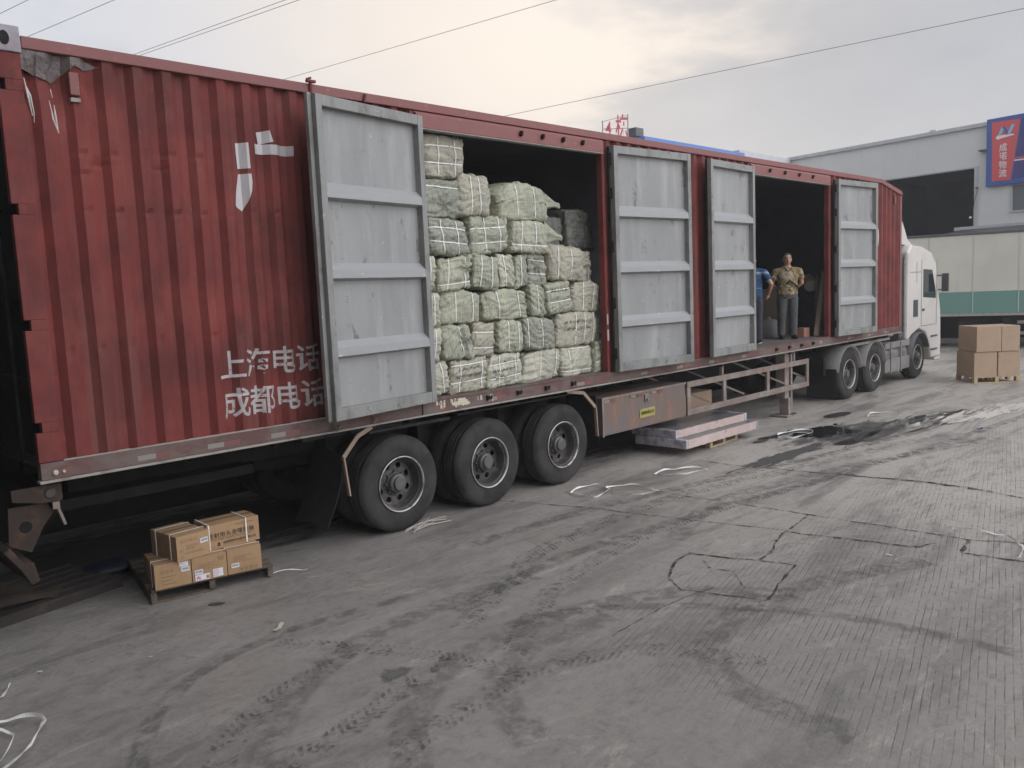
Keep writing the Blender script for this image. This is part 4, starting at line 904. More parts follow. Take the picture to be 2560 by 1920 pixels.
for o_ in c2.children:
    if o_.name.startswith('fine_print'):
        for v in o_.data.vertices: v.co.y = -.0070
lines(c2, .06, .15, .2, 4, .016, INKF, .0035, (.5, 1), 9); lines(c2, .22, .185, .05, 4, .01, INKF, .004, (.8, 1), 10)
c3 = carton('carton', offp(b0, A1, .607, .0), .30, .44, .122, .222, A1, CARD, 'bottom right carton on the dark pallet, one barcode label at its lower left', GB, (('y', .06),))
barcode(c3, .03, .055, .068, .04); icons(c3, .10, .018, 4, .03, INK); lines(c3, .06, .15, .2, 4, .016, INKF, .0035, (.5, 1), 11)
c4 = carton('carton', (.862, -.045), .302, .46, .342, .218, R(4), CARD, 'upper left carton set askew on the dark pallet stack, end facing out', GB, (('y', .10), ('y', .36)))
icons(c4, .035, .158, 4); barcode(c4, .215, .115, .07, .042, R(4)); lines(c4, .08, .125, .13, 4, .012, INKF, .004, (.6, 1), 12); lines(c4, .07, .065, .19, 2, .012, INKF, .004, (.8, 1), 13); icons(c4, .03, .08, 1, .02); icons(c4, .03, .02, 1, .025)
c5 = carton('carton', (1.175, .045), .485, .29, .344, .222, R(-3), CARD, 'long upper right carton printed with a row of black characters, on the dark pallet stack', GB, (('x', .015), ('x', .36)))
text_on('carton_lettering', '注射用头孢噻肟钠', .052, INK, c5, (.005, -.006, .105), (1, 0, 0), (0, 0, 1), 0, .006, spacing=1.08, local=True)
text_on('carton_lettering', 'CEFOTAXIME SODIUM FOR INJECTION', .022, INKF, c5, (.01, -.006, .080), (1, 0, 0), (0, 0, 1), 0, .01, spacing=1.08, local=True)
text_on('carton_lettering', '成都倍特药业股份有限公司', .026, INK, c5, (.14, -.006, .038), (1, 0, 0), (0, 0, 1), 0, .01, spacing=.98, local=True)
text_on('carton_lettering', 'B', .045, INK, c5, (.088, -.006, .026), (1, 0, 0), (0, 0, 1), 0, .04, local=True)
lines(c5, .26, .185, .17, 1, .01, INKF, .008, (1, 1), 14); lines(c5, .14, .022, .2, 1, .01, INKF, .003, (1, 1), 15); lines(c5, .0, .02, .06, 1, .01, INKF, .006, (1, 1), 16)
# right-hand stack
A2 = R(-46); s0 = (18.515, -1.25)
pal2 = thing('wooden_pallet', (s0[0], s0[1], 0), 'pale new pallet under the stack of plain cartons at the right', 'pallet', None, A2)
def pallet_l(root, w_, d_, h=.145):
    q = MB()
    n_ = int(d_ / .13)
    for k in range(n_): q.box(0, w_, k * d_ / n_ + .006, (k + 1) * d_ / n_ - .012, h - .02, h)
    q.build('deck_boards', WOODL, root, local=True, bevel=.002)
    for x in (0, w_ / 2 - .04, w_ - .08):
        q = MB(); 
        for y in (.002, d_ / 2 - .05, d_ - .102): q.box(x, x + .08, y, y + .1, .02, h - .021)
        q.build('block', WOODL, root, local=True, bevel=.003)
    for y in (.003, d_ - .1): q = MB(); q.box(0, w_, y, y + .097, .0, .019); q.build('base_board', WOODL, root, local=True)
pallet_l(pal2, 1.02, .80)
GR = 'plain cartons stacked on the pale pallet'
def rc(dx, dy, w_, d_, z, h, lab, da=0): return carton('carton', offp(s0, A2, dx, dy), w_, d_, z, h, A2 + R(da), CARD2, lab, GR)
rc(.0, .01, .505, .76, .146, .555, 'plain lower left carton on the pale pallet')
rc(.535, .012, .485, .74, .146, .555, 'plain lower right carton on the pale pallet, past the dark gap')
rc(.03, -.02, .55, .76, .712, .565, 'plain upper left carton of the right-hand stack', 1)
rc(.592, -.012, .40, .74, .712, .565, 'plain upper right carton of the right-hand stack', .5)
# boards lying on pallets under the trailer
pp = thing('wooden_pallet', (9.0, -.27, 0), 'small pale pallet sticking out under the pink wrapped boards', 'pallet', None, R(4)); pallet_l(pp, .93, 1.0, .125)
def board(x0, y0, z0, l_, d_, h, ang, lab):
    r_ = thing('wrapped_board', (x0, y0, z0), lab, 'board', 'film-wrapped boards under the trailer', ang)
    q = MB()
    def fn(u, v):
        a = 2 * math.pi * v; y = d_ / 2 + d_ / 2 * max(-1, min(1, 1.45 * math.cos(a))); z = h / 2 + h / 2 * max(-1, min(1, 1.45 * math.sin(a))); k = noise.noise(Vector((u * 30, a * 2, z0 * 9))) * .005
        return (l_ * u, y + k, z + k)
    q.grid(fn, 40, 16, wv=True); q.build('board_core', PINK, r_, local=True, smooth=False)
    q = MB(); q.grid(lambda u, v: (l_ * u, .03 + (d_ - .06) * v, h + .004), 10, 4); q.build('film_top', DULLTOP, r_, local=True)
    for e in (0, 1):
        q = MB(); q.box(-.012 if e == 0 else l_ - .06, .06 if e == 0 else l_ + .012, -.008, d_ + .008, -.002, h + .007); q.build('film_end', mat('shiny_film', (.5, .47, .5), .15, layers=(((.25, .23, .3), 9, None, .45, .6, .8),), bump=(25, .8, .01)), r_, local=True, bevel=.01)
board(8.20, -.36, .128, 2.10, .9, .125, R(0), 'lower pink film-wrapped board lying on the small pale pallet')
board(8.22, -.17, .262, 1.98, .8, .115, R(-1), 'upper pink film-wrapped board lying on the lower one')
carton('carton', (9.35, .55), 1.05, .5, .385, .32, 0, CARD2, 'large plain carton standing on the pink boards behind the side guard', None)

# ------------------------------------------------------------------ straps and scraps on the ground
def loop_strap(P, lab, w_=.02, z=.02, closed=True, m=STRAP, name='packing_strap', group='cut packing straps on the ground'):
    pts = catmull(P + ([P[0]] if closed else []), 8); q = MB(); rows = []
    for i, p in enumerate(pts):
        a = pts[max(0, i - 1)]; b = pts[min(len(pts) - 1, i + 1)]; tg = (b - a); tg.normalize(); nr = Vector((-tg.y, tg.x, 0)).normalized()
        tw = .8 + .7 * math.sin(i * .35); up = Vector((0, 0, 1)) * math.sin(tw) + nr * math.cos(tw)
        base_z = z + .012 + .02 * abs(math.sin(i * .23)) + p.z
        c_ = Vector((p.x, p.y, base_z)); rows.append((q.b.verts.new(c_ + up * w_ / 2), q.b.verts.new(c_ - up * w_ / 2)))
    for i in range(len(rows) - 1): q.b.faces.new((rows[i][0], rows[i][1], rows[i + 1][1], rows[i + 1][0]))
    o = q.build(name, m, recalc=False); s = o.modifiers.new('s', 'SOLIDIFY'); s.thickness = .0015
    origin(o, (P[0][0], P[0][1], 0)); tag(o, lab, 'strap', group); return o
z_ = .0
loop_strap([(5.61, -.36), (5.85, -.30), (6.12, -.32), (6.10, -.55), (5.95, -.68), (5.66, -.74), (5.60, -.56)], 'white strap loop nearest the rear wheels, overlapping another', .022, z_)
loop_strap([(5.93, -.78), (6.05, -.58), (6.38, -.70), (6.35, -1.0), (6.28, -1.20), (6.05, -1.1)], 'open white strap loop overlapping the one nearest the wheels', .022, z_)
loop_strap([(7.02, -.62), (7.3, -.60), (7.49, -.70), (7.70, -.90), (7.60, -1.06), (7.35, -.95), (7.12, -.86)], 'white strap loop alone between the wheels and the pale pallet', .022, z_)
loop_strap([(10.25, -.75), (10.5, -.62), (10.95, -.66), (11.1, -.90), (10.75, -1.0), (10.4, -.95)], 'coiled white strap lying at the edge of the dark puddle', .03, z_)
loop_strap([(12.9, -1.1), (13.3, -1.02), (13.55, -1.2), (13.4, -1.5), (13.0, -1.42)], 'thin white strap ring lying past the dark puddle', .02, z_)
loop_strap([(6.70, -4.38), (6.73, -4.62), (6.72, -4.80), (6.60, -4.95), (6.42, -5.06), (6.2, -5.09), (6.05, -5.10)], 'long bent strap at the right edge of the yard', .02, z_, False)
loop_strap([(-.60, -.68), (-.64, -.78), (-.71, -.87), (-.85, -1.05), (-1.0, -1.0)], 'cream strap end at the left edge, farther one', .022, z_, False)
loop_strap([(-1.05, -1.45), (-.9, -1.28), (-.72, -1.30), (-.615, -1.42), (-.63, -1.52), (-.73, -1.68), (-.87, -1.86), (-1.1, -2.0)], 'wide cream strap loop at the bottom left corner', .026, .02, False)
loop_strap([(-1.0, -1.5), (-.86, -1.36), (-.79, -1.50), (-.86, -1.68), (-1.0, -1.85)], 'thinner cream strap inside the wide loop at the bottom left', .018, .015, False)
loop_strap([(1.72, -.06), (1.85, -.14), (1.98, -.24)], 'straight pale strap scrap right of the dark pallet', .010, 0, False)
def scrap(x, y, s_, lab, m=LABEL, ang=0, l_=3.):
    q = MB(); q.grid(lambda u, v: ((u - .5) * s_ * l_ * math.cos(ang) - (v - .5) * s_ * math.sin(ang), (u - .5) * s_ * l_ * math.sin(ang) + (v - .5) * s_ * math.cos(ang), .012 + .012 * math.sin(u * 7 + x) * s_ * 20), 6, 2)
    o = q.build('litter_scrap', m); o.location = (x, y, 0); tag(o, lab, 'litter', 'scraps of litter on the ground'); return o
scrap(1.10, -1.26, .035, 'curled cream paper strip in the middle of the yard', mat('cream_paper', (.55, .50, .38), .6), R(40), 4.5)
scrap(-.40, -.62, .02, 'tiny white scrap at the left below the trailer corner', LABEL, R(10), 1.6)
scrap(.22, -1.0, .016, 'tiny white scrap left of the curled paper strip', LABEL, R(0), 1.6)
scrap(5.55, -4.2, .02, 'small white chip right of the square patch', LABEL, R(-60), 3)
scrap(5.3, -3.4, .015, 'small white chip beyond the square patch', LABEL, R(-40), 2)
scrap(5.66, -.25, .02, 'small pink scrap by the first strap loop', mat('pink_scrap', (.6, .22, .25), .6), 0, 3)
scrap(12.6, -3.0, .05, 'blue flattened bottle wrapper near the bright puddle', mat('blue_scrap', (.06, .08, .25), .4), R(-10), 3)
scrap(11.9, -.95, .06, 'dark crushed lump beside the dark puddle', BLACKST, R(10), 2)
q = MB(); rr = random.Random(5)
for k in range(11):
    x0, y0 = 3.62 + rr.uniform(-.1, .1), -.0 + rr.uniform(-.06, .06); an = rr.uniform(-.5, .6); l_ = rr.uniform(.12, .28)
    q.tube([(x0 - l_ * math.cos(an), y0 - l_ * math.sin(an), .012), (x0, y0 + rr.uniform(-.02, .02), .02 + rr.uniform(0, .035)), (x0 + l_ * math.cos(an + .4), y0 + l_ * math.sin(an + .4), .012)], .006, 4)
o = q.build('strap_tangle', mat('dirty_strap_tangle', (.42, .37, .32), .5)); origin(o, (3.65, 0, 0)); tag(o, 'crumpled tangle of torn strap against the foot of the rearmost wheel', 'litter')
# debris under the rear of the trailer
o = thing('flattened_pallet', (-.35, .55, 0), 'broken dark pallet with flattened brown sheet under the rear bumper', 'pallet', None, R(12))
q = MB()
for k in range(6): q.box(-.25, 1.05, k * .17, k * .17 + .12, .07, .09)
q.box(-.25, 1.05, 0, .05, 0, .069); q.box(-.25, 1.05, .85, .9, 0, .069); q.build('boards', mat('grimy_dark_wood', (.032, .025, .02), .9, layers=(((.06, .048, .038), 5, None, .5, .7, .7),)), o, local=True)
q = MB(); q.grid(lambda u, v: (-.3 + 1.1 * u, .05 + .8 * v, .11 + .05 * noise.noise(Vector((u * 3, v * 3, 2))) + .04 * math.sin(u * 5)), 16, 12); q.build('brown_sheet', mat('grimy_sheet', (.06, .045, .032), .7, bump=(8, .6, .02)), o, local=True, smooth=True)
q = MB(); q.grid(lambda u, v: (.72 + .22 * math.cos(2 * math.pi * u) * math.sin(math.pi * v) * (1 + .2 * noise.noise(Vector((u * 5, v * 5, 0)))), 1.25 + .2 * math.sin(2 * math.pi * u) * math.sin(math.pi * v), .13 - .13 * math.cos(math.pi * v)), 24, 12, wu=True)
for v in q.b.verts: v.co.z *= .55; v.co.x += .04 * noise.noise(v.co * 7)
tag(origin(q.build('blue_sack', TARPB, smooth=True), (.72, 1.25, 0)), 'dark blue sack in the shade under the trailer', 'sack')

# ------------------------------------------------------------------ TRACTOR
TT = thing('tractor_unit', (17, 0, 0), 'white tractor unit with tall roof deflector coupled to the red trailer', 'truck')
for x in (15.02, 16.36): wheel(TT, x, .12)
wheel(TT, 19.12, .18, front=True)
for x in (15.02, 16.36):
    for yy in (.455, 2.1, 2.43):
        q = MB(); q.lathe([(.29, .02), (.33, 0), (.45, -.006), (.495, .01), (.525, .05), (.525, .235), (.46, .29), (.3, .27)], (x, yy, .521), 'y', 40); q.build('inner_wheel', RUBBER, TT, smooth=True)
q = MB(); q.lathe([(0, .02), (.33, 0), (.45, -.006), (.495, .01), (.525, .05), (.525, .235), (.46, .29), (0, .27)], (19.12, 2.2, .521), 'y', 40); q.build('inner_wheel', RUBBER, TT, smooth=True)
for x in (15.02, 16.36, 19.12):
    q = MB(); a0, a1 = (R(8), R(172)) if x < 19 else (R(20), R(185))
    rr_ = .60
    q.grid(lambda u, v: (x + rr_ * math.cos(a0 + (a1 - a0) * u), .09 + .58 * v, .52 + rr_ * math.sin(a0 + (a1 - a0) * u)), 24, 2)
    o = q.build('mudguard', FENDER if x < 19 else CABD, TT, smooth=True); s = o.modifiers.new('s', 'SOLIDIFY'); s.thickness = .03
q = MB(); q.grid(lambda u, v: (14.36, .10 + .62 * u, .06 + .62 * v), 2, 4); o = q.build('mud_flap', MUDFLAP, TT); o.modifiers.new('s', 'SOLIDIFY').thickness = .01
q = MB()
for y in (.85, 1.85): q.box(14.3, 20.3, y, y + .1, .75, .98)
q.box(14.2, 14.3, .3, 2.5, .55, .9); q.tube([(15.02, .4, .52), (15.02, 2.4, .52)], .09); q.tube([(16.36, .4, .52), (16.36, 2.4, .52)], .09)
q.build('chassis', BLACKST, TT)
q = MB(); q.lathe([(0, 1.10), (.48, 1.10), (.5, 1.13), (.48, 1.16), (0, 1.16)], (15.8, 1.4, 0), 'z', 32); q.build('fifth_wheel', STEEL, TT)
q = MB(); q.box(14.9, 17.3, .15, .22, 1.07, 1.12); q.build('tail_deck', DUST, TT)
q = MB(); q.tube([(17.05, .45, .68), (18.35, .45, .68)], .30, 28); q.build('fuel_tank', mat('dusty_tank', (.25, .24, .23), .45, .4, layers=(((.14, .13, .12), 3, None, .4, .7, .8),)), TT)
q = MB(); q.box(17.0, 18.5, .14, .2, .33, .62); q.box(17.0, 18.5, .14, .2, .86, 1.0); q.box(17.3, 17.36, .12, .14, .3, 1.0); q.box(17.9, 17.96, .12, .14, .3, 1.0); q.build('side_skirt', FENDER, TT, bevel=.02)
# cab body from side profile, rounded
cabp = [(18.32, .98), (18.34, 3.02), (18.55, 3.20), (19.3, 3.16), (19.95, 3.02), (20.28, 2.75), (20.52, 1.95), (20.64, 1.55), (20.68, .72), (20.62, .42), (20.0, .42), (19.86, .75), (19.60, 1.08), (19.12, 1.20), (18.64, 1.08), (18.45, .98)]
q = MB(); q.prism(cabp, 'y', .14, 2.60); cab = q.build('cab', CABW, TT, bevel=.05)
q = MB(); q.prism([(20.30, 2.66), (20.46, 2.15), (20.55, 1.80), (20.60, 1.80), (20.52, 2.15), (20.36, 2.68)], 'y', .28, 2.46); q.build('windscreen', CABG, TT)
q = MB(); q.prism([(19.35, 1.95), (19.35, 2.62), (19.95, 2.60), (20.22, 2.05), (20.22, 1.90)], 'y', .132, .1385); q.build('side_window', CABG, TT)
q = MB(); 
for x in (19.22, 20.28): q.box(x, x + .012, .134, .1385, 1.25, 2.85)
q.box(19.25, 20.25, .134, .1385, 1.25, 1.262); q.box(18.5, 19.2, .134, .1385, 2.55, 2.562); q.box(18.9, 18.91, .134, .1385, 2.3, 2.8); q.build('door_seam', CABD, TT)
q = MB(); q.bar((20.3, .15, 2.45), (20.42, .0, 2.45), .04, .04); q.bar((20.38, .15, 2.1), (20.42, .0, 2.1), .03, .03); q.box(20.38, 20.46, -.10, .06, 2.05, 2.5); q.build('mirror', CABD, TT, bevel=.02)
q = MB(); q.box(20.3, 20.7, .16, 2.58, .34, .41); q.box(20.62, 20.70, .16, 2.58, .42, .75); q.build('bumper', CABW, TT, bevel=.03)
for z in (.62, .95): q = MB(); q.box(19.9, 20.3, .10, .135, z, z + .04); q.build('step', CABD, TT, bevel=.01)
q = MB(); q.box(19.28, 19.42, .115, .134, 1.62, 1.67); q.build('door_handle', CABD, TT, bevel=.008)
q = MB(); q.box(18.7, 19.0, .133, .138, 1.5, 1.9); q.build('side_grille', CABD, TT)
q = MB(); q.box(20.60, 20.705, .2, .55, .76, .95); q.box(20.6, 20.705, 2.2, 2.5, .76, .95); q.build('headlight', mat('lamp_glass', (.5, .5, .5), .1), TT, bevel=.02)
# roof deflector: curved shell, open at the back
def defl(u, v):
    prof = [(18.0, 3.80), (18.2, 3.85), (18.38, 3.83), (18.52, 3.62), (18.72, 3.36), (19.05, 3.21), (19.35, 3.165)]
    k = u * (len(prof) - 1); i = min(len(prof) - 2, int(k)); f = k - i; x = prof[i][0] * (1 - f) + prof[i + 1][0] * f; z = prof[i][1] * (1 - f) + prof[i + 1][1] * f
    yy = .30 + 2.14 * v; e = abs(2 * v - 1); return (x, yy, z - .12 * e ** 6)
q = MB(); q.grid(defl, 18, 16); o = q.build('wind_deflector', CABW, TT, smooth=True); s = o.modifiers.new('s', 'SOLIDIFY'); s.thickness = .03
q = MB(); 
side = [(18.38, 3.75), (18.52, 3.60), (18.72, 3.34), (19.05, 3.195), (18.35, 3.21)]
q.prism(side, 'y', .30, .33); q.prism(side, 'y', 2.40, 2.43); q.build('deflector_side', CABW, TT)
q = MB(); q.prism([(18.02, 3.75), (18.36, 3.74), (18.34, 3.03), (18.04, 3.03)], 'y', .34, .36); q.build('deflector_side', CABD, TT)
q = MB(); q.box(17.62, 17.95, .3, .55, 1.1, 2.9); q.build('air_intake', FENDER, TT, bevel=.03)
q = MB(); q.box(18.0, 18.3, .2, 2.5, 1.05, 2.98); q.build('cab_back', CABD, TT, bevel=.02)
q = MB(); q.tube([(18.05, .22, 1.3), (18.05, .22, 3.0)], .035, 10); q.tube([(18.2, .18, 1.2), (18.2, .18, 2.9)], .022, 8); q.build('exhaust_stack', STEEL, TT)

# ------------------------------------------------------------------ parked box truck behind
az2 = R(106); e2 = Vector((-math.cos(az2), -math.sin(az2), 0)); nb = Vector((-e2.y, e2.x, 0))   # e2 runs to the right of the picture
nb = Vector((e2.y, -e2.x, 0)) if nb.x < 0 else nb
BT = thing('box_truck', (27.33, 3.01, 0), 'cream box trailer with a green lower band parked behind the carton stack', 'truck')
def bt(q, s0_, s1_, d0, d1, z0, z1):
    M = Matrix(((e2.x, nb.x, 0, 27.33), (e2.y, nb.y, 0, 3.01), (0, 0, 1, 0), (0, 0, 0, 1))); q.box(s0_, s1_, d0, d1, z0, z1, M)
q = MB(); bt(q, -6, 8, 0, 2.5, 1.86, 3.68); q.build('box_body', BOXW, BT)
q = MB(); bt(q, -6, 8, .0, 2.5, 1.15, 1.858); q.build('green_band', BOXG, BT)
q = MB(); bt(q, -6.03, 8.03, -.04, 2.54, 3.682, 3.76); q.build('top_rail', CABD, BT, bevel=.02)
q = MB(); bt(q, -6.03, 8.03, -.03, 2.52, 1.07, 1.148); q.build('bottom_rail', DUST, BT)
q = MB()
for s_ in (-4.5, -3, -1.5, .35, 1.63, 2.9, 4.2, 5.5): bt(q, s_, s_ + .025, -.012, -.001, 1.17, 3.67)
q.build('panel_seam', WALLT, BT)
q = MB(); bt(q, -6, 8, .6, 1.9, .75, 1.068); bt(q, 1.2, 1.9, .15, .5, .72, 1.0); bt(q, 2.5, 3.0, .15, .5, .75, 1.0); bt(q, -5.9, 7.9, 2.2, 2.3, .2, 1.0); q.build('underframe', BLACKST, BT)
q = MB(); bt(q, 2.9, 6.5, .0, .05, .45, .55); bt(q, 2.9, 6.5, 0, .05, .8, .9); q.build('side_guard', FENDER, BT)
for s_ in (-1.2, 4.9, 6.2):
    c_ = Vector((27.33, 3.01, 0)) + e2 * s_ + nb * .1
    q = MB(); q.lathe([(0, .02), (.28, .03), (.3, .0), (.46, 0), (.5, .03), (.5, .26), (.3, .3)], (0, 0, 0), 'y', 32)
    rot = Matrix.Rotation(math.atan2(e2.y, e2.x), 4, 'Z')
    for v in q.b.verts:
        v.co.z *= 1; p = Vector((v.co.x, v.co.y, 0)); v.co = Vector((c_.x + e2.x * p.x + nb.x * p.y, c_.y + e2.y * p.x + nb.y * p.y, v.co.z + .497))
    q.build('wheel', RUBBER, BT, smooth=False)
# ------------------------------------------------------------------ warehouses
az = R(80.8); f1 = Vector((-math.cos(az), -math.sin(az), 0)); n1_ = Vector((-f1.y, f1.x, 0))    # f1 along facade to the right; n1_ away from the yard?
if n1_.x < 0: n1_ = -n1_
def fac(q, s0_, s1_, d0, d1, z0, z1):
    M = Matrix(((f1.x, n1_.x, 0, 34.57), (f1.y, n1_.y, 0, 11.0), (0, 0, 1, 0), (0, 0, 0, 1))); q.box(s0_, s1_, d0, d1, z0, z1, M)
def facp(s_, d0, z): return Vector((34.57, 11, 0)) + f1 * s_ + n1_ * d0 + Vector((0, 0, z))
WB = thing('warehouse', (34.57, 11, 0), 'pale grey clad warehouse with a tall dark doorway facing the yard', 'building')
q = MB(); fac(q, 0, 2.0, 0, .2, 0, 7.85); fac(q, 2.0, 8.1, 0, .2, 6.38, 7.85); fac(q, 8.1, 9.45, 0, .2, 0, 7.85); fac(q, 9.45, 11.6, 0, .2, 0, 4.66); fac(q, 9.45, 11.6, 0, .2, 5.56, 7.85); fac(q, 11.6, 40, 0, .2, 0, 7.85)
q.build('facade_wall', WALLP, WB)
q = MB(); 
for k in range(14):
    s_ = 2.4 * k + 1.1
    fac(q, s_, s_ + .02, -.006, -.001, 6.42 if 2 < s_ < 8.1 else (5.7 if 9.4 < s_ < 11.7 else .1), 7.84)
q.build('cladding_seam', WALLP, WB)
q = MB(); fac(q, -.1, 40.1, -.12, .25, 7.852, 8.0); fac(q, 6.35, 6.6, -.0, .2, 8.0, 8.08); q.build('parapet_cap', WALLT, WB, bevel=.01)
q = MB(); fac(q, 8.105, 8.24, -.03, -.001, 0, 6.45); fac(q, 1.9, 8.1, -.03, -.001, 6.385, 6.43); q.build('door_jamb', WALLT, WB)
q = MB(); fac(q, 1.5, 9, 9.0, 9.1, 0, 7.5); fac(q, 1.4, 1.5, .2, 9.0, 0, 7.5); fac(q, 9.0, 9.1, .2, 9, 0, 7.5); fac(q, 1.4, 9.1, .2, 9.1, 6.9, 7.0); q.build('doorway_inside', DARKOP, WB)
q = MB(); fac(q, 9.46, 11.59, .04, .06, 4.67, 5.55); w_ = q.build('window', mat('dull_window', (.16, .17, .19), .15), WB)
q = MB(); fac(q, 9.40, 9.455, -.03, .06, 4.62, 5.6); fac(q, 9.40, 11.65, -.04, .03, 4.60, 4.655); fac(q, 9.40, 11.65, -.03, .03, 5.565, 5.6); q.build('window_frame', WALLT, w_)
q = MB(); fac(q, 0, 40, .2, 20, 7.6, 7.7); q.build('roof', WALLT, WB)
q = MB(); M = Matrix(((f1.x, n1_.x, 0, 34.57), (f1.y, n1_.y, 0, 11.0), (0, 0, 1, 0), (0, 0, 0, 1)))
n0 = len(q.b.verts); q.prism([(0, 4.05), (0, 4.12), (-2.2, 3.86), (-2.2, 3.80)], 'x', 7.7, 22)
for v in q.b.verts: v.co = M @ v.co
q.build('canopy', CABD, WB)
q = MB(); fac(q, 7.4, 40, -.05, -.002, 4.1, 4.22); q.build('ledge', WALLT, WB)
q = MB(); fac(q, 8.36, 8.58, -.3, -.02, 6.93, 6.99); q.box(0, 0, 0, 0, 0, 0); q.build('wall_bracket', CABD, WB)
q = MB(); q.tube([facp(8.24, -.05, 5.62), facp(8.22, -.08, 5.4), facp(8.15, -.08, 5.15), facp(8.1, -.05, 4.88), facp(8.1, -.04, 4.2)], .012, 6); q.tube([facp(8.24, -.09, 5.60), facp(8.24, -.09, 5.66)], .05, 8); q.build('wall_cable', CABD, WB)
q = MB(); bmesh.ops.create_icosphere(q.b, subdivisions=2, radius=.05, matrix=Matrix.Translation(facp(8.0, -.05, 4.55))); q.build('wall_lamp', SIGNW, WB)
# sign board
SG = thing('sign_board', tuple(facp(8.58, -.2, 5.62)), 'blue bordered sign board with red panel and white vertical characters on the pale warehouse', 'sign')
q = MB(); fac(q, 8.58, 14.5, -.16, -.02, 5.62, 8.06); q.build('board', SIGNB, SG, bevel=.01)
def fpoly(P, d0, m, nm):
    q = MB(); q.b.faces.new([q.b.verts.new(facp(s_, d0, z)) for s_, z in P][::-1]); return q.build(nm, m, SG, recalc=False)
fpoly([(8.76, 7.93), (9.74, 7.89), (9.45, 5.77), (8.80, 5.79)], -.165, SIGNR, 'red_panel')
fpoly([(9.78, 7.90), (14.3, 7.9), (14.3, 5.8), (9.50, 5.8)], -.165, SIGND, 'dark_panel')
fpoly([(9.55, 6.42), (14.3, 6.42), (14.3, 6.47), (9.56, 6.47)], -.170, SIGNW, 'white_line'); fpoly([(9.56, 6.50), (14.3, 6.50), (14.3, 6.55), (9.57, 6.55)], -.170, SIGNR, 'red_line')
for k, ch in enumerate('成诺物流'): text_on('sign_character', ch, .30, SIGNW, SG, facp(9.03, -.17, 6.86 - .31 * k), f1, (0, 0, 1), .002, .012, sx=.95)
# emblem: slanted blue N over a white base stroke
fpoly([(8.98, 7.42), (9.11, 7.72), (9.20, 7.70), (9.12, 7.46)], -.170, SIGNC, 'emblem'); fpoly([(9.11, 7.72), (9.22, 7.70), (9.40, 7.40), (9.28, 7.40)], -.171, SIGNB, 'emblem'); fpoly([(9.30, 7.42), (9.40, 7.40), (9.55, 7.70), (9.46, 7.76), (9.40, 7.66)], -.172, SIGNC, 'emblem')
fpoly([(8.90, 7.34), (8.97, 7.42), (9.5, 7.40), (9.55, 7.36), (9.1, 7.30), (8.98, 7.27)], -.170, SIGNW, 'emblem')
# rear building parallel to the trailer
WA = thing('warehouse', (24, 11, 0), 'long low warehouse with a blue roof edge behind the red trailer', 'building')
q = MB(); q.box(21.5, 34.6, 11, 11.2, 0, 7.50); q.build('facade_wall', WALLP, WA)
q = MB(); q.box(22.9, 29.9, 10.7, 11.1, 7.56, 7.76); q.build('roof_edge', BLUE, WA)
q = MB(); q.box(29.92, 34.6, 10.95, 11.2, 7.56, 7.93); q.build('parapet_cap', WALLT, WA)
q = MB(); q.box(21.5, 29.9, 11.1, 25, 7.5, 7.56); q.build('roof', BLUE, WA)
q = MB(); q.box(21.5, 34.5, 24, 24.2, 0, 7.5); q.build('back_wall', WALLP, WA)
SG2 = thing('rooftop_sign', (21.7, 11.6, 7.6), 'open frame rooftop sign reading 4 and a red character', 'sign', None, R(4))
FR = mat('thin_sign_frame', (.30, .26, .25), .5)
# frame sheared as mounted on the pitched edge
q = MB(); xa, xb = 21.68, 23.16
for a, b in (((xa, 7.6), (xa, 8.30)), ((xb, 7.6), (xb, 8.70)), ((xa, 8.27), (xb, 8.67)), ((xa, 7.78), (xb, 7.85)), ((xa, 8.02), (xb, 8.20))): q.bar((a[0], 11.6, a[1]), (b[0], 11.6, b[1]), .03, .03)
q.build('sign_frame', FR, SG2)
def shear_text(body, size, x, z, sx=1.):
    q = MB(); q.b.free(); q.b = text_bm(body, size, .014)
    for v in q.b.verts: v.co = Vector((x + v.co.x * sx, 11.56, z + v.co.y + .20 * (v.co.x * sx + x - xa) * 1.2 * (v.co.y / size)))
    q.build('sign_letter', REDS, SG2, recalc=False)
shear_text('4', .62, 21.78, 7.82, 1.15); shear_text('栋', .66, 22.35, 7.86, 1.15)
q = MB(); q.box(23.50, 23.98, 11.5, 11.9, 7.95, 8.27); q.box(23.55, 23.6, 11.6, 11.7, 7.6, 7.95); q.box(23.88, 23.93, 11.6, 11.7, 7.6, 7.95); tag(origin(q.build('rooftop_unit', CABD, bevel=.02), (23.7, 11.7, 7.6)), 'small dark box on legs on the roof right of the red rooftop sign', 'roof unit')
# loading dock building the photographer stands at (outside the picture)
q = MB(); q.box(-16, -1.55, -30, -2.2, 0, .95); tag(origin(q.build('loading_dock', GROUND), (-8, -15, 0)), 'raised concrete loading dock beside the yard', 'dock')
DS = MB(); DS.box(-3.5, -.56, .2, 9, 0, 4.7); tag(origin(DS.build('unseen_light_block', DARKIN), (-2, 4, 0)), 'unseen dark block added behind the red trailer to cut light', 'light block')  # unseen block, added to keep light off the trailer's rear and underside
DK = thing('dock_shade_building', (-6, -10, 0), 'unseen wall and canopy over the loading dock, shaped to cut sky light', 'building')
q = MB(); q.box(-3.8, -3.6, -30, 30, .0, 11); q.build('dock_shade_wall', DARKIN, DK)  # unseen wall, set close, dark and tall to cut sky light
q = MB(); q.box(-3.8, -1.9, -30, 30, 5.6, 5.8); q.build('dock_shade_canopy', CABD, DK)  # unseen overhang that helps darken the left end
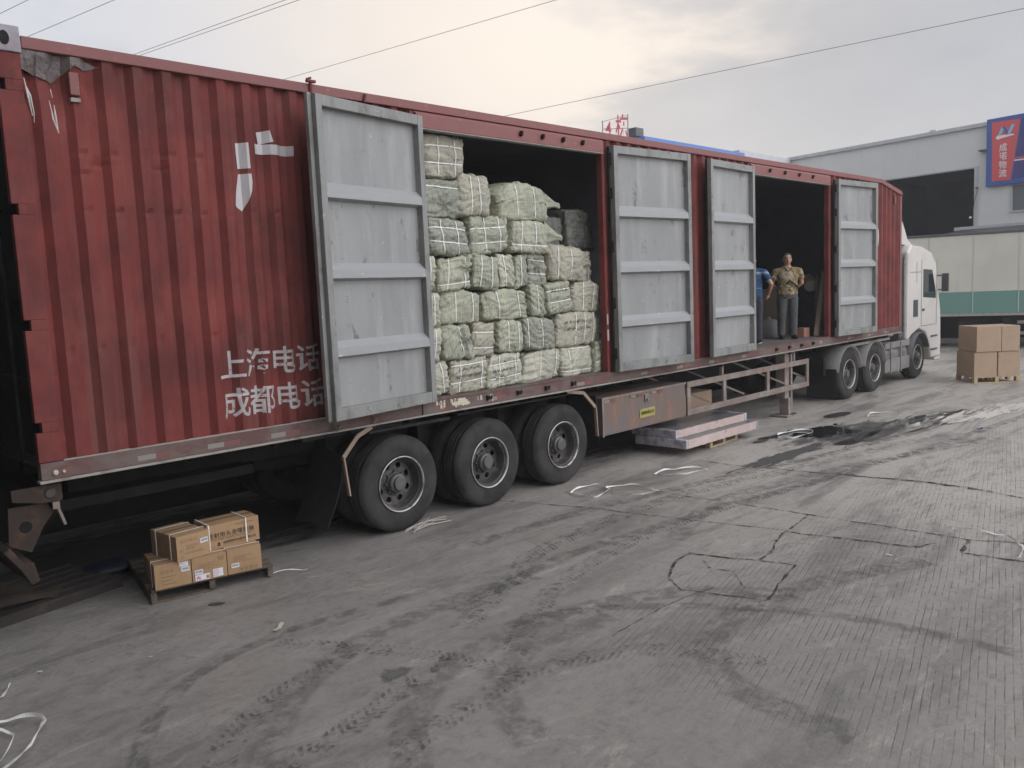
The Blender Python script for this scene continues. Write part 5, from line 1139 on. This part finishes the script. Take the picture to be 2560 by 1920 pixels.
# ------------------------------------------------------------------ overhead cables
WIRE = mat('overhead_wire', (.16, .15, .16), .6)
for (a, b, lab) in (((8.209, 30.236), (8.56, 28.175), 'leftmost overhead cable at the top left corner'), ((9.764, 32.912), (10.96, 26.301), 'second overhead cable from the left'), ((14.142, 32.917), (15.902, 22.441), 'upper cable of the close pair'), ((14.40, 32.887), (16.306, 22.125), 'lower cable of the close pair'), ((21.818, 32.817), (24.251, 15.806), 'overhead cable crossing above the first door opening'), ((38.10, 32.451), (41.694, 3.519), 'long overhead cable rising to the upper right corner')):
    a = Vector((*a, 14)); b = Vector((*b, 14)); d_ = b - a; p0 = a - d_ * 1.0; p1 = b + d_ * 1.6; a.z = a.z
    q = MB(); q.tube([p0.lerp(p1, k / 12) - Vector((0, 0, .0)) for k in range(13)], .011 if a.x < 30 else .016, 6); tag(origin(q.build('overhead_cable', WIRE), p0), lab, 'cable', 'overhead cables across the sky')

# ------------------------------------------------------------------ things inside the second opening
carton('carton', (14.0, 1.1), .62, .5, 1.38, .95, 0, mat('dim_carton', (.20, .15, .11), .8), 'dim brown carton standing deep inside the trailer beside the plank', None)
q = MB(); q.bar((13.86, .28, 1.38), (14.27, .30, 2.63), .10, .09); tag(origin(q.build('timber_plank', mat('plank_wood', (.36, .29, .22), .8, layers=(((.26, .2, .15), 4, (1, 1, .3), .4, .7, .7),)), bevel=.004), (13.9, .25, 1.38)), 'pale timber plank leaning at the right jamb of the second opening', 'plank')
q = MB(); q.bar((14.02, .36, 1.38), (14.24, .44, 2.55), .07, .06); tag(origin(q.build('timber_plank', WOODD), (14.0, .35, 1.38)), 'darker plank leaning just behind the pale one', 'plank')
q = MB(); q.tube([(14.33, .62, 2.36), (14.7, .85, 2.50)], .12, 20); tag(origin(q.build('paper_roll', mat('cream_roll', (.42, .37, .28), .7), bevel=.01), (14.0, .8, 2.3)), 'cream roll resting high behind the leaning plank', 'roll')
q = MB(); q.box(13.52, 13.76, .38, .55, 1.38, 1.56); tag(origin(q.build('brick_carton', mat('terracotta_box', (.34, .17, .12), .8), bevel=.004), (13.6, .45, 1.38)), 'small reddish box on the deck at the foot of the plank', 'box')
q = MB(); q.lathe([(0, 0), (.15, 0), (.17, .03), (.17, .32), (.14, .36), (.04, .38), (.04, .42), (0, .42)], (13.28, 1.0, 1.38), 'z', 24); tag(origin(q.build('plastic_drum', mat('grey_drum', (.20, .20, .20), .5), smooth=True), (13.28, 1.0, 1.38)), 'dim grey drum on the deck behind the man in the patterned shirt', 'drum')
# ------------------------------------------------------------------ people
def remesh(o, vox=.010, it=6):
    r = o.modifiers.new('r', 'REMESH'); r.mode = 'VOXEL'; r.voxel_size = vox; r.use_smooth_shade = True
    s = o.modifiers.new('s', 'SMOOTH'); s.factor = .5; s.iterations = it
def rings(q, L, n=20, cap=True):      # L: (cx, cy, cz, rx, ry)
    R_ = [[q.b.verts.new((c[0] + c[3] * math.cos(2 * math.pi * k / n), c[1] + c[4] * math.sin(2 * math.pi * k / n), c[2])) for k in range(n)] for c in L]
    for i in range(len(R_) - 1):
        for k in range(n): q.b.faces.new((R_[i][k], R_[i][(k + 1) % n], R_[i + 1][(k + 1) % n], R_[i + 1][k]))
    q.b.faces.new(R_[0][::-1]); q.b.faces.new(R_[-1])
def sphere(q, c, r, s=(1, 1, 1)):
    bmesh.ops.create_uvsphere(q.b, u_segments=14, v_segments=10, radius=r, matrix=Matrix.Translation(c) @ Matrix.Diagonal((*s, 1)))
def hand(q, wrist, d, palm_n, curl=.5, s=1.0):
    # palm plus five bent fingers; d = pointing direction, palm_n = palm normal
    w0 = Vector(wrist); d = Vector(d).normalized(); pn = Vector(palm_n).normalized(); side = d.cross(pn).normalized()
    q.tube([w0, w0 + d * .045 * s, w0 + d * .09 * s], [.026 * s, .038 * s, .036 * s], 10, flat=(1.0, .5) if abs(d.z) > .5 else (.6, 1))
    for k, (off, ln) in enumerate(((-.03, .062), (-.01, .074), (.01, .07), (.03, .055))):
        b0_ = w0 + d * .085 * s + side * off * s; d1 = (d + pn * curl * .5).normalized(); d2 = (d + pn * curl * 1.6).normalized()
        q.tube([b0_, b0_ + d1 * ln * .5 * s, b0_ + d1 * ln * .5 * s + d2 * ln * .5 * s], [.0095 * s, .009 * s, .007 * s], 8)
    t0 = w0 + d * .03 * s - side * .032 * s; dt = (d * .7 - side * .6 + pn * .4).normalized()
    q.tube([t0, t0 + dt * .035 * s, t0 + (dt + d * .3).normalized() * .065 * s], [.012 * s, .011 * s, .008 * s], 8)
def person(loc, rz, H, label, shirt_m, trouser_m, arms, lean=0, shoe_m=None, grp=None):
    # local frame: person faces -y, x to their left... z up
    root = thing('person', loc, label, 'person', grp, rz); k = H / 1.70; root.scale = (1.10, 1.10, 1)
    def S(p): return Vector(p) * k
    q = MB()
    def RG(L): rings(q, [tuple(a * k for a in c) for c in L])
    # torso, neck, head as lofts
    RG([(0, 0, .80, .15, .11), (0, 0, .92, .165, .12), (0, .0, 1.02, .15, .115), (0, 0, 1.15, .155, .11), (0, 0, 1.28, .175, .11), (0, .01, 1.36, .165, .095), (0, .015, 1.415, .10, .075), (0, .01, 1.46, .058, .06)])
    RG([(0, .015, 1.38, .062, .062), (0, .005, 1.44, .056, .058), (0, -.005, 1.50, .055, .06)])
    RG([(0, -.03, 1.468, .022, .02), (0, -.022, 1.485, .045, .05), (0, -.012, 1.51, .058, .072), (0, -.006, 1.55, .069, .086), (0, .0, 1.60, .074, .093), (0, .004, 1.64, .072, .088), (0, .008, 1.675, .055, .068), (0, .01, 1.695, .02, .03)])
    q.tube([S((0, -.085, 1.60)), S((0, -.098, 1.57)), S((0, -.108, 1.548)), S((0, -.09, 1.538))], [.010 * k, .012 * k, .016 * k, .010 * k], 8)
    q.tube([S((-.045, -.078, 1.612)), S((0, -.090, 1.607)), S((.045, -.078, 1.612))], .010 * k, 8)
    q.tube([S((-.024, -.086, 1.513)), S((0, -.093, 1.514)), S((.024, -.086, 1.513))], .009 * k, 8)
    for s_ in (-1, 1):
        sphere(q, S((s_ * .076, .005, 1.565)), .028 * k, (.35, .7, 1.15))
        P = [S(p) for p in arms[0 if s_ < 0 else 1]]
        q.tube([S((s_ * .10, .01, 1.37)), P[0], P[0].lerp(P[1], .5), P[1], P[1].lerp(P[2], .35), P[2]], [.05 * k, .056 * k, .047 * k, .040 * k, .040 * k, .027 * k], 12)
        hd = (P[2] - P[1]).normalized(); pn = Vector((-s_ * .9, .2, .3))
        hand(q, P[2], hd, pn - hd * pn.dot(hd), .6, k)
        q.tube([S((s_ * .085, 0, .88)), S((s_ * .095, 0, .70)), S((s_ * .10, -.01, .48)), S((s_ * .10, .01, .30)), S((s_ * .10, .02, .09))], [.088 * k, .08 * k, .055 * k, .055 * k, .036 * k], 12)
    body = q.build('body', SKIN, root, local=True, smooth=True); remesh(body, .0085, 4)
    # eyes, brows, hair
    q = MB()
    for s_ in (-1, 1): sphere(q, S((s_ * .031, -.076, 1.588)), .0115 * k, (1.3, .6, .55))
    q.tube([S((-.028, -.097, 1.514)), S((.028, -.097, 1.514))], .0035 * k, 6); q.build('eyes', HAIR, body, local=True, smooth=True)
    q = MB()
    for s_ in (-1, 1): q.tube([S((s_ * .015, -.090, 1.612)), S((s_ * .034, -.088, 1.617)), S((s_ * .052, -.074, 1.611))], .0045 * k, 6)
    q.build('eyebrows', HAIR, body, local=True)
    q = MB(); rings(q, [tuple(a * k for a in c) for c in ((0, .035, 1.565, .066, .062), (0, .028, 1.60, .0775, .078), (0, .014, 1.645, .0765, .086), (0, .010, 1.675, .061, .074), (0, .010, 1.700, .03, .04), (0, .01, 1.705, .01, .012))]); hr = q.build('hair', mat('short_hair', (.035, .03, .028), .8, bump=(120, .6, .003)), root, local=True, smooth=True)
    # shirt
    q = MB(); RGs = [(0, 0, .88, .185, .145), (0, 0, .91, .186, .146), (0, 0, 1.02, .176, .140), (0, 0, 1.15, .178, .135), (0, 0, 1.28, .197, .13), (0, .01, 1.36, .185, .112), (0, .015, 1.41, .12, .085), (0, .012, 1.432, .072, .068)]
    rings(q, [tuple(a * k for a in c) for c in RGs])
    for s_ in (-1, 1):
        P = [S(p) for p in arms[0 if s_ < 0 else 1]]; q.tube([S((s_ * .10, .01, 1.36)), P[0], P[0].lerp(P[1], .45), P[0].lerp(P[1], .66)], [.07 * k, .074 * k, .068 * k, .072 * k], 14)
    sh = q.build('t_shirt', shirt_m, root, local=True, smooth=True); remesh(sh, .010, 5)
    dm = sh.modifiers.new('d', 'DISPLACE'); tx = bpy.data.textures.new('folds', 'CLOUDS'); tx.noise_scale = .07; dm.texture = tx; dm.strength = .018; dm.mid_level = .5
    q = MB(); rings(q, [tuple(a * k for a in c) for c in ((0, 0, .82, .17, .135), (0, 0, .92, .175, .135), (0, 0, 1.0, .165, .13))])
    for s_ in (-1, 1): q.tube([S((s_ * .075, 0, .90)), S((s_ * .09, 0, .78)), S((s_ * .10, -.012, .48)), S((s_ * .102, .01, .25)), S((s_ * .104, .015, .06))], [.10 * k, .102 * k, .078 * k, .073 * k, .070 * k], 14)
    tr = q.build('trousers', trouser_m, root, local=True, smooth=True); remesh(tr, .011, 5)
    dm = tr.modifiers.new('d', 'DISPLACE'); dm.texture = tx; dm.strength = .016
    for s_ in (-1, 1):
        q = MB(); q.tube([S((s_ * .105, .06, .045)), S((s_ * .108, 0, .05)), S((s_ * .115, -.08, .04)), S((s_ * .12, -.15, .03)), S((s_ * .12, -.175, .025))], [.035 * k, .048 * k, .042 * k, .034 * k, .015 * k], 12, flat=(1, .9)); sphere(q, S((s_ * .105, .05, .04)), .04 * k)
        for v in q.b.verts: v.co.z = max(.0, v.co.z)
        sho = q.build('shoe', shoe_m or BLACKST, root, local=True, smooth=True)
        q = MB(); q.grid(lambda u, v: (S((s_ * .113 + .045 * math.cos(2 * math.pi * u) * (1 if v else 1), -.05 + .125 * math.sin(2 * math.pi * u), .004 + .012 * v))), 20, 1, wu=True); q.build('sole', SIGNW if shoe_m else BLACKST, sho, local=True)
    return root, sh, body, k
def shirt1(t, co, c, p):
    s = t.n('ShaderNodeTexNoise', i_Scale=9, i_Detail=2, i_Distortion=2.6); t.L(co, s.inputs[0])
    a = t.math('ABSOLUTE', t.math('SUBTRACT', s.outputs[0], .5)); c = t.mix(t.ramp(a, .02, .05, .95, 0), c, (.03, .025, .022))
    v = t.n('ShaderNodeTexVoronoi', i_Scale=13); t.L(co, v.inputs['Vector']); c = t.mix(t.ramp(v.outputs[0], .18, .3, .75, 0), c, (.55, .47, .32))
    n_ = t.noise(co, 4, 3); c = t.mix(t.ramp(n_, .52, .6, 0, .65), c, (.45, .38, .27)); 
    return c
SH1 = mat('patterned_shirt', (.27, .19, .08), .8, fn=shirt1)
def shirt2(t, co, c, p):
    s = t.n('ShaderNodeSeparateXYZ'); t.L(co, s.inputs[0]); z = s.outputs[2]
    st = t.ramp(t.math('ABSOLUTE', t.math('SUBTRACT', z, 1.27)), .018, .024, .8, 0, False); c = t.mix(st, c, (.45, .5, .58))
    f = t.math('FRACT', t.math('MULTIPLY', z, 18.)); c = t.mix(t.ramp(f, .45, .5, 0, .5), c, (.015, .045, .11))
    st = t.ramp(t.math('ABSOLUTE', t.math('SUBTRACT', z, 1.0)), .004, .008, .5, 0, False); return t.mix(st, c, (.3, .42, .5))
SH2 = mat('blue_striped_shirt', (.022, .07, .17), .8, fn=shirt2)
TROU1 = mat('dark_grey_trousers', (.075, .08, .075), .85, layers=(((.05, .05, .05), 5, None, .4, .7, .6),)); TROU2 = mat('navy_trousers', (.03, .032, .042), .85)
# man 1 faces out, hands clasped behind his back
r1, sh1, b1, k1 = person((13.12, .52, 1.38), R(-52), 1.635, 'man in yellow and black patterned t-shirt, hands behind his back, standing in the trailer', SH1, TROU1,
    [[(-.205, .01, 1.345), (-.265, .05, 1.10), (-.10, .16, .93)], [(.205, .01, 1.345), (.265, .05, 1.10), (.10, .18, .95)]])
q = MB(); q.tube([Vector(p) * k1 for p in ((.19, -.05, 1.0), (.12, -.15, 1.06), (.02, -.165, 1.15), (-.05, -.155, 1.10))], .013, 8)
q.tube([Vector(p) * k1 for p in ((-.062, -.08, 1.418), (-.035, -.112, 1.37), (0, -.132, 1.335), (.035, -.112, 1.37), (.062, -.08, 1.418))], .007, 6); q.build('shirt_trim', BLACKST, sh1, local=True)
# man 2 turned away, hand on hip
r2, sh2, b2, k2 = person((11.90, .60, 1.38), R(112), 1.62, 'man in a blue t-shirt turned away, half hidden by a grey door', SH2, TROU2,
    [[(-.205, .01, 1.345), (-.33, .06, 1.12), (-.27, -.08, .93)], [(.205, .01, 1.345), (.28, .04, 1.10), (.24, -.04, .90)]], shoe_m=BLACKST)
# ------------------------------------------------------------------ each loose piece of these fittings is a part of its own
def islands(me):
    b = bmesh.new(); b.from_mesh(me); seen = set(); out = []
    for v in b.verts:
        if v.index in seen: continue
        st = [v]; isl = set()
        while st:
            x = st.pop()
            if x.index in isl: continue
            isl.add(x.index); st += [e.other_vert(x) for e in x.link_edges]
        seen |= isl; out.append(isl)
    b.free(); return out
for o in [o for o in COL.objects if o.type == 'MESH' and o.name.split('.')[0] in ('suspension', 'marker_lamp', 'lock_eye', 'lock_cup', 'door_latch', 'tape_mark', 'guard_stay', 'landing_leg', 'headlight', 'deflector_side', 'eyes', 'eyebrows', 'exhaust_stack', 'lock_rod', 'tape_character', 'hinge', 'film_end')]:
    isl = islands(o.data)
    if len(isl) < 2: continue
    for s_ in isl:
        b = bmesh.new(); b.from_mesh(o.data); bmesh.ops.delete(b, geom=[v for v in b.verts if v.index not in s_], context='VERTS')
        me = o.data.copy(); b.to_mesh(me); b.free(); c = o.copy(); c.data = me; COL.objects.link(c)
    bpy.data.objects.remove(o)
# ------------------------------------------------------------------ evening haze in the yard's air
hm = bpy.data.materials.new('haze'); hm.use_nodes = True; t = NT(hm.node_tree)
out = t.n('ShaderNodeOutputMaterial'); pv = t.n('ShaderNodeVolumePrincipled'); pv.inputs['Color'].default_value = (.97, .98, 1, 1); pv.inputs['Density'].default_value = .0019
t.L(pv.outputs[0], out.inputs['Volume'])
q = MB(); q.box(-151, 151, -151, 151, -1, 15); hz_o = q.build('haze', hm); hz_o['kind'] = 'stuff'; hz_o['label'] = 'thin pale evening haze filling the yard'
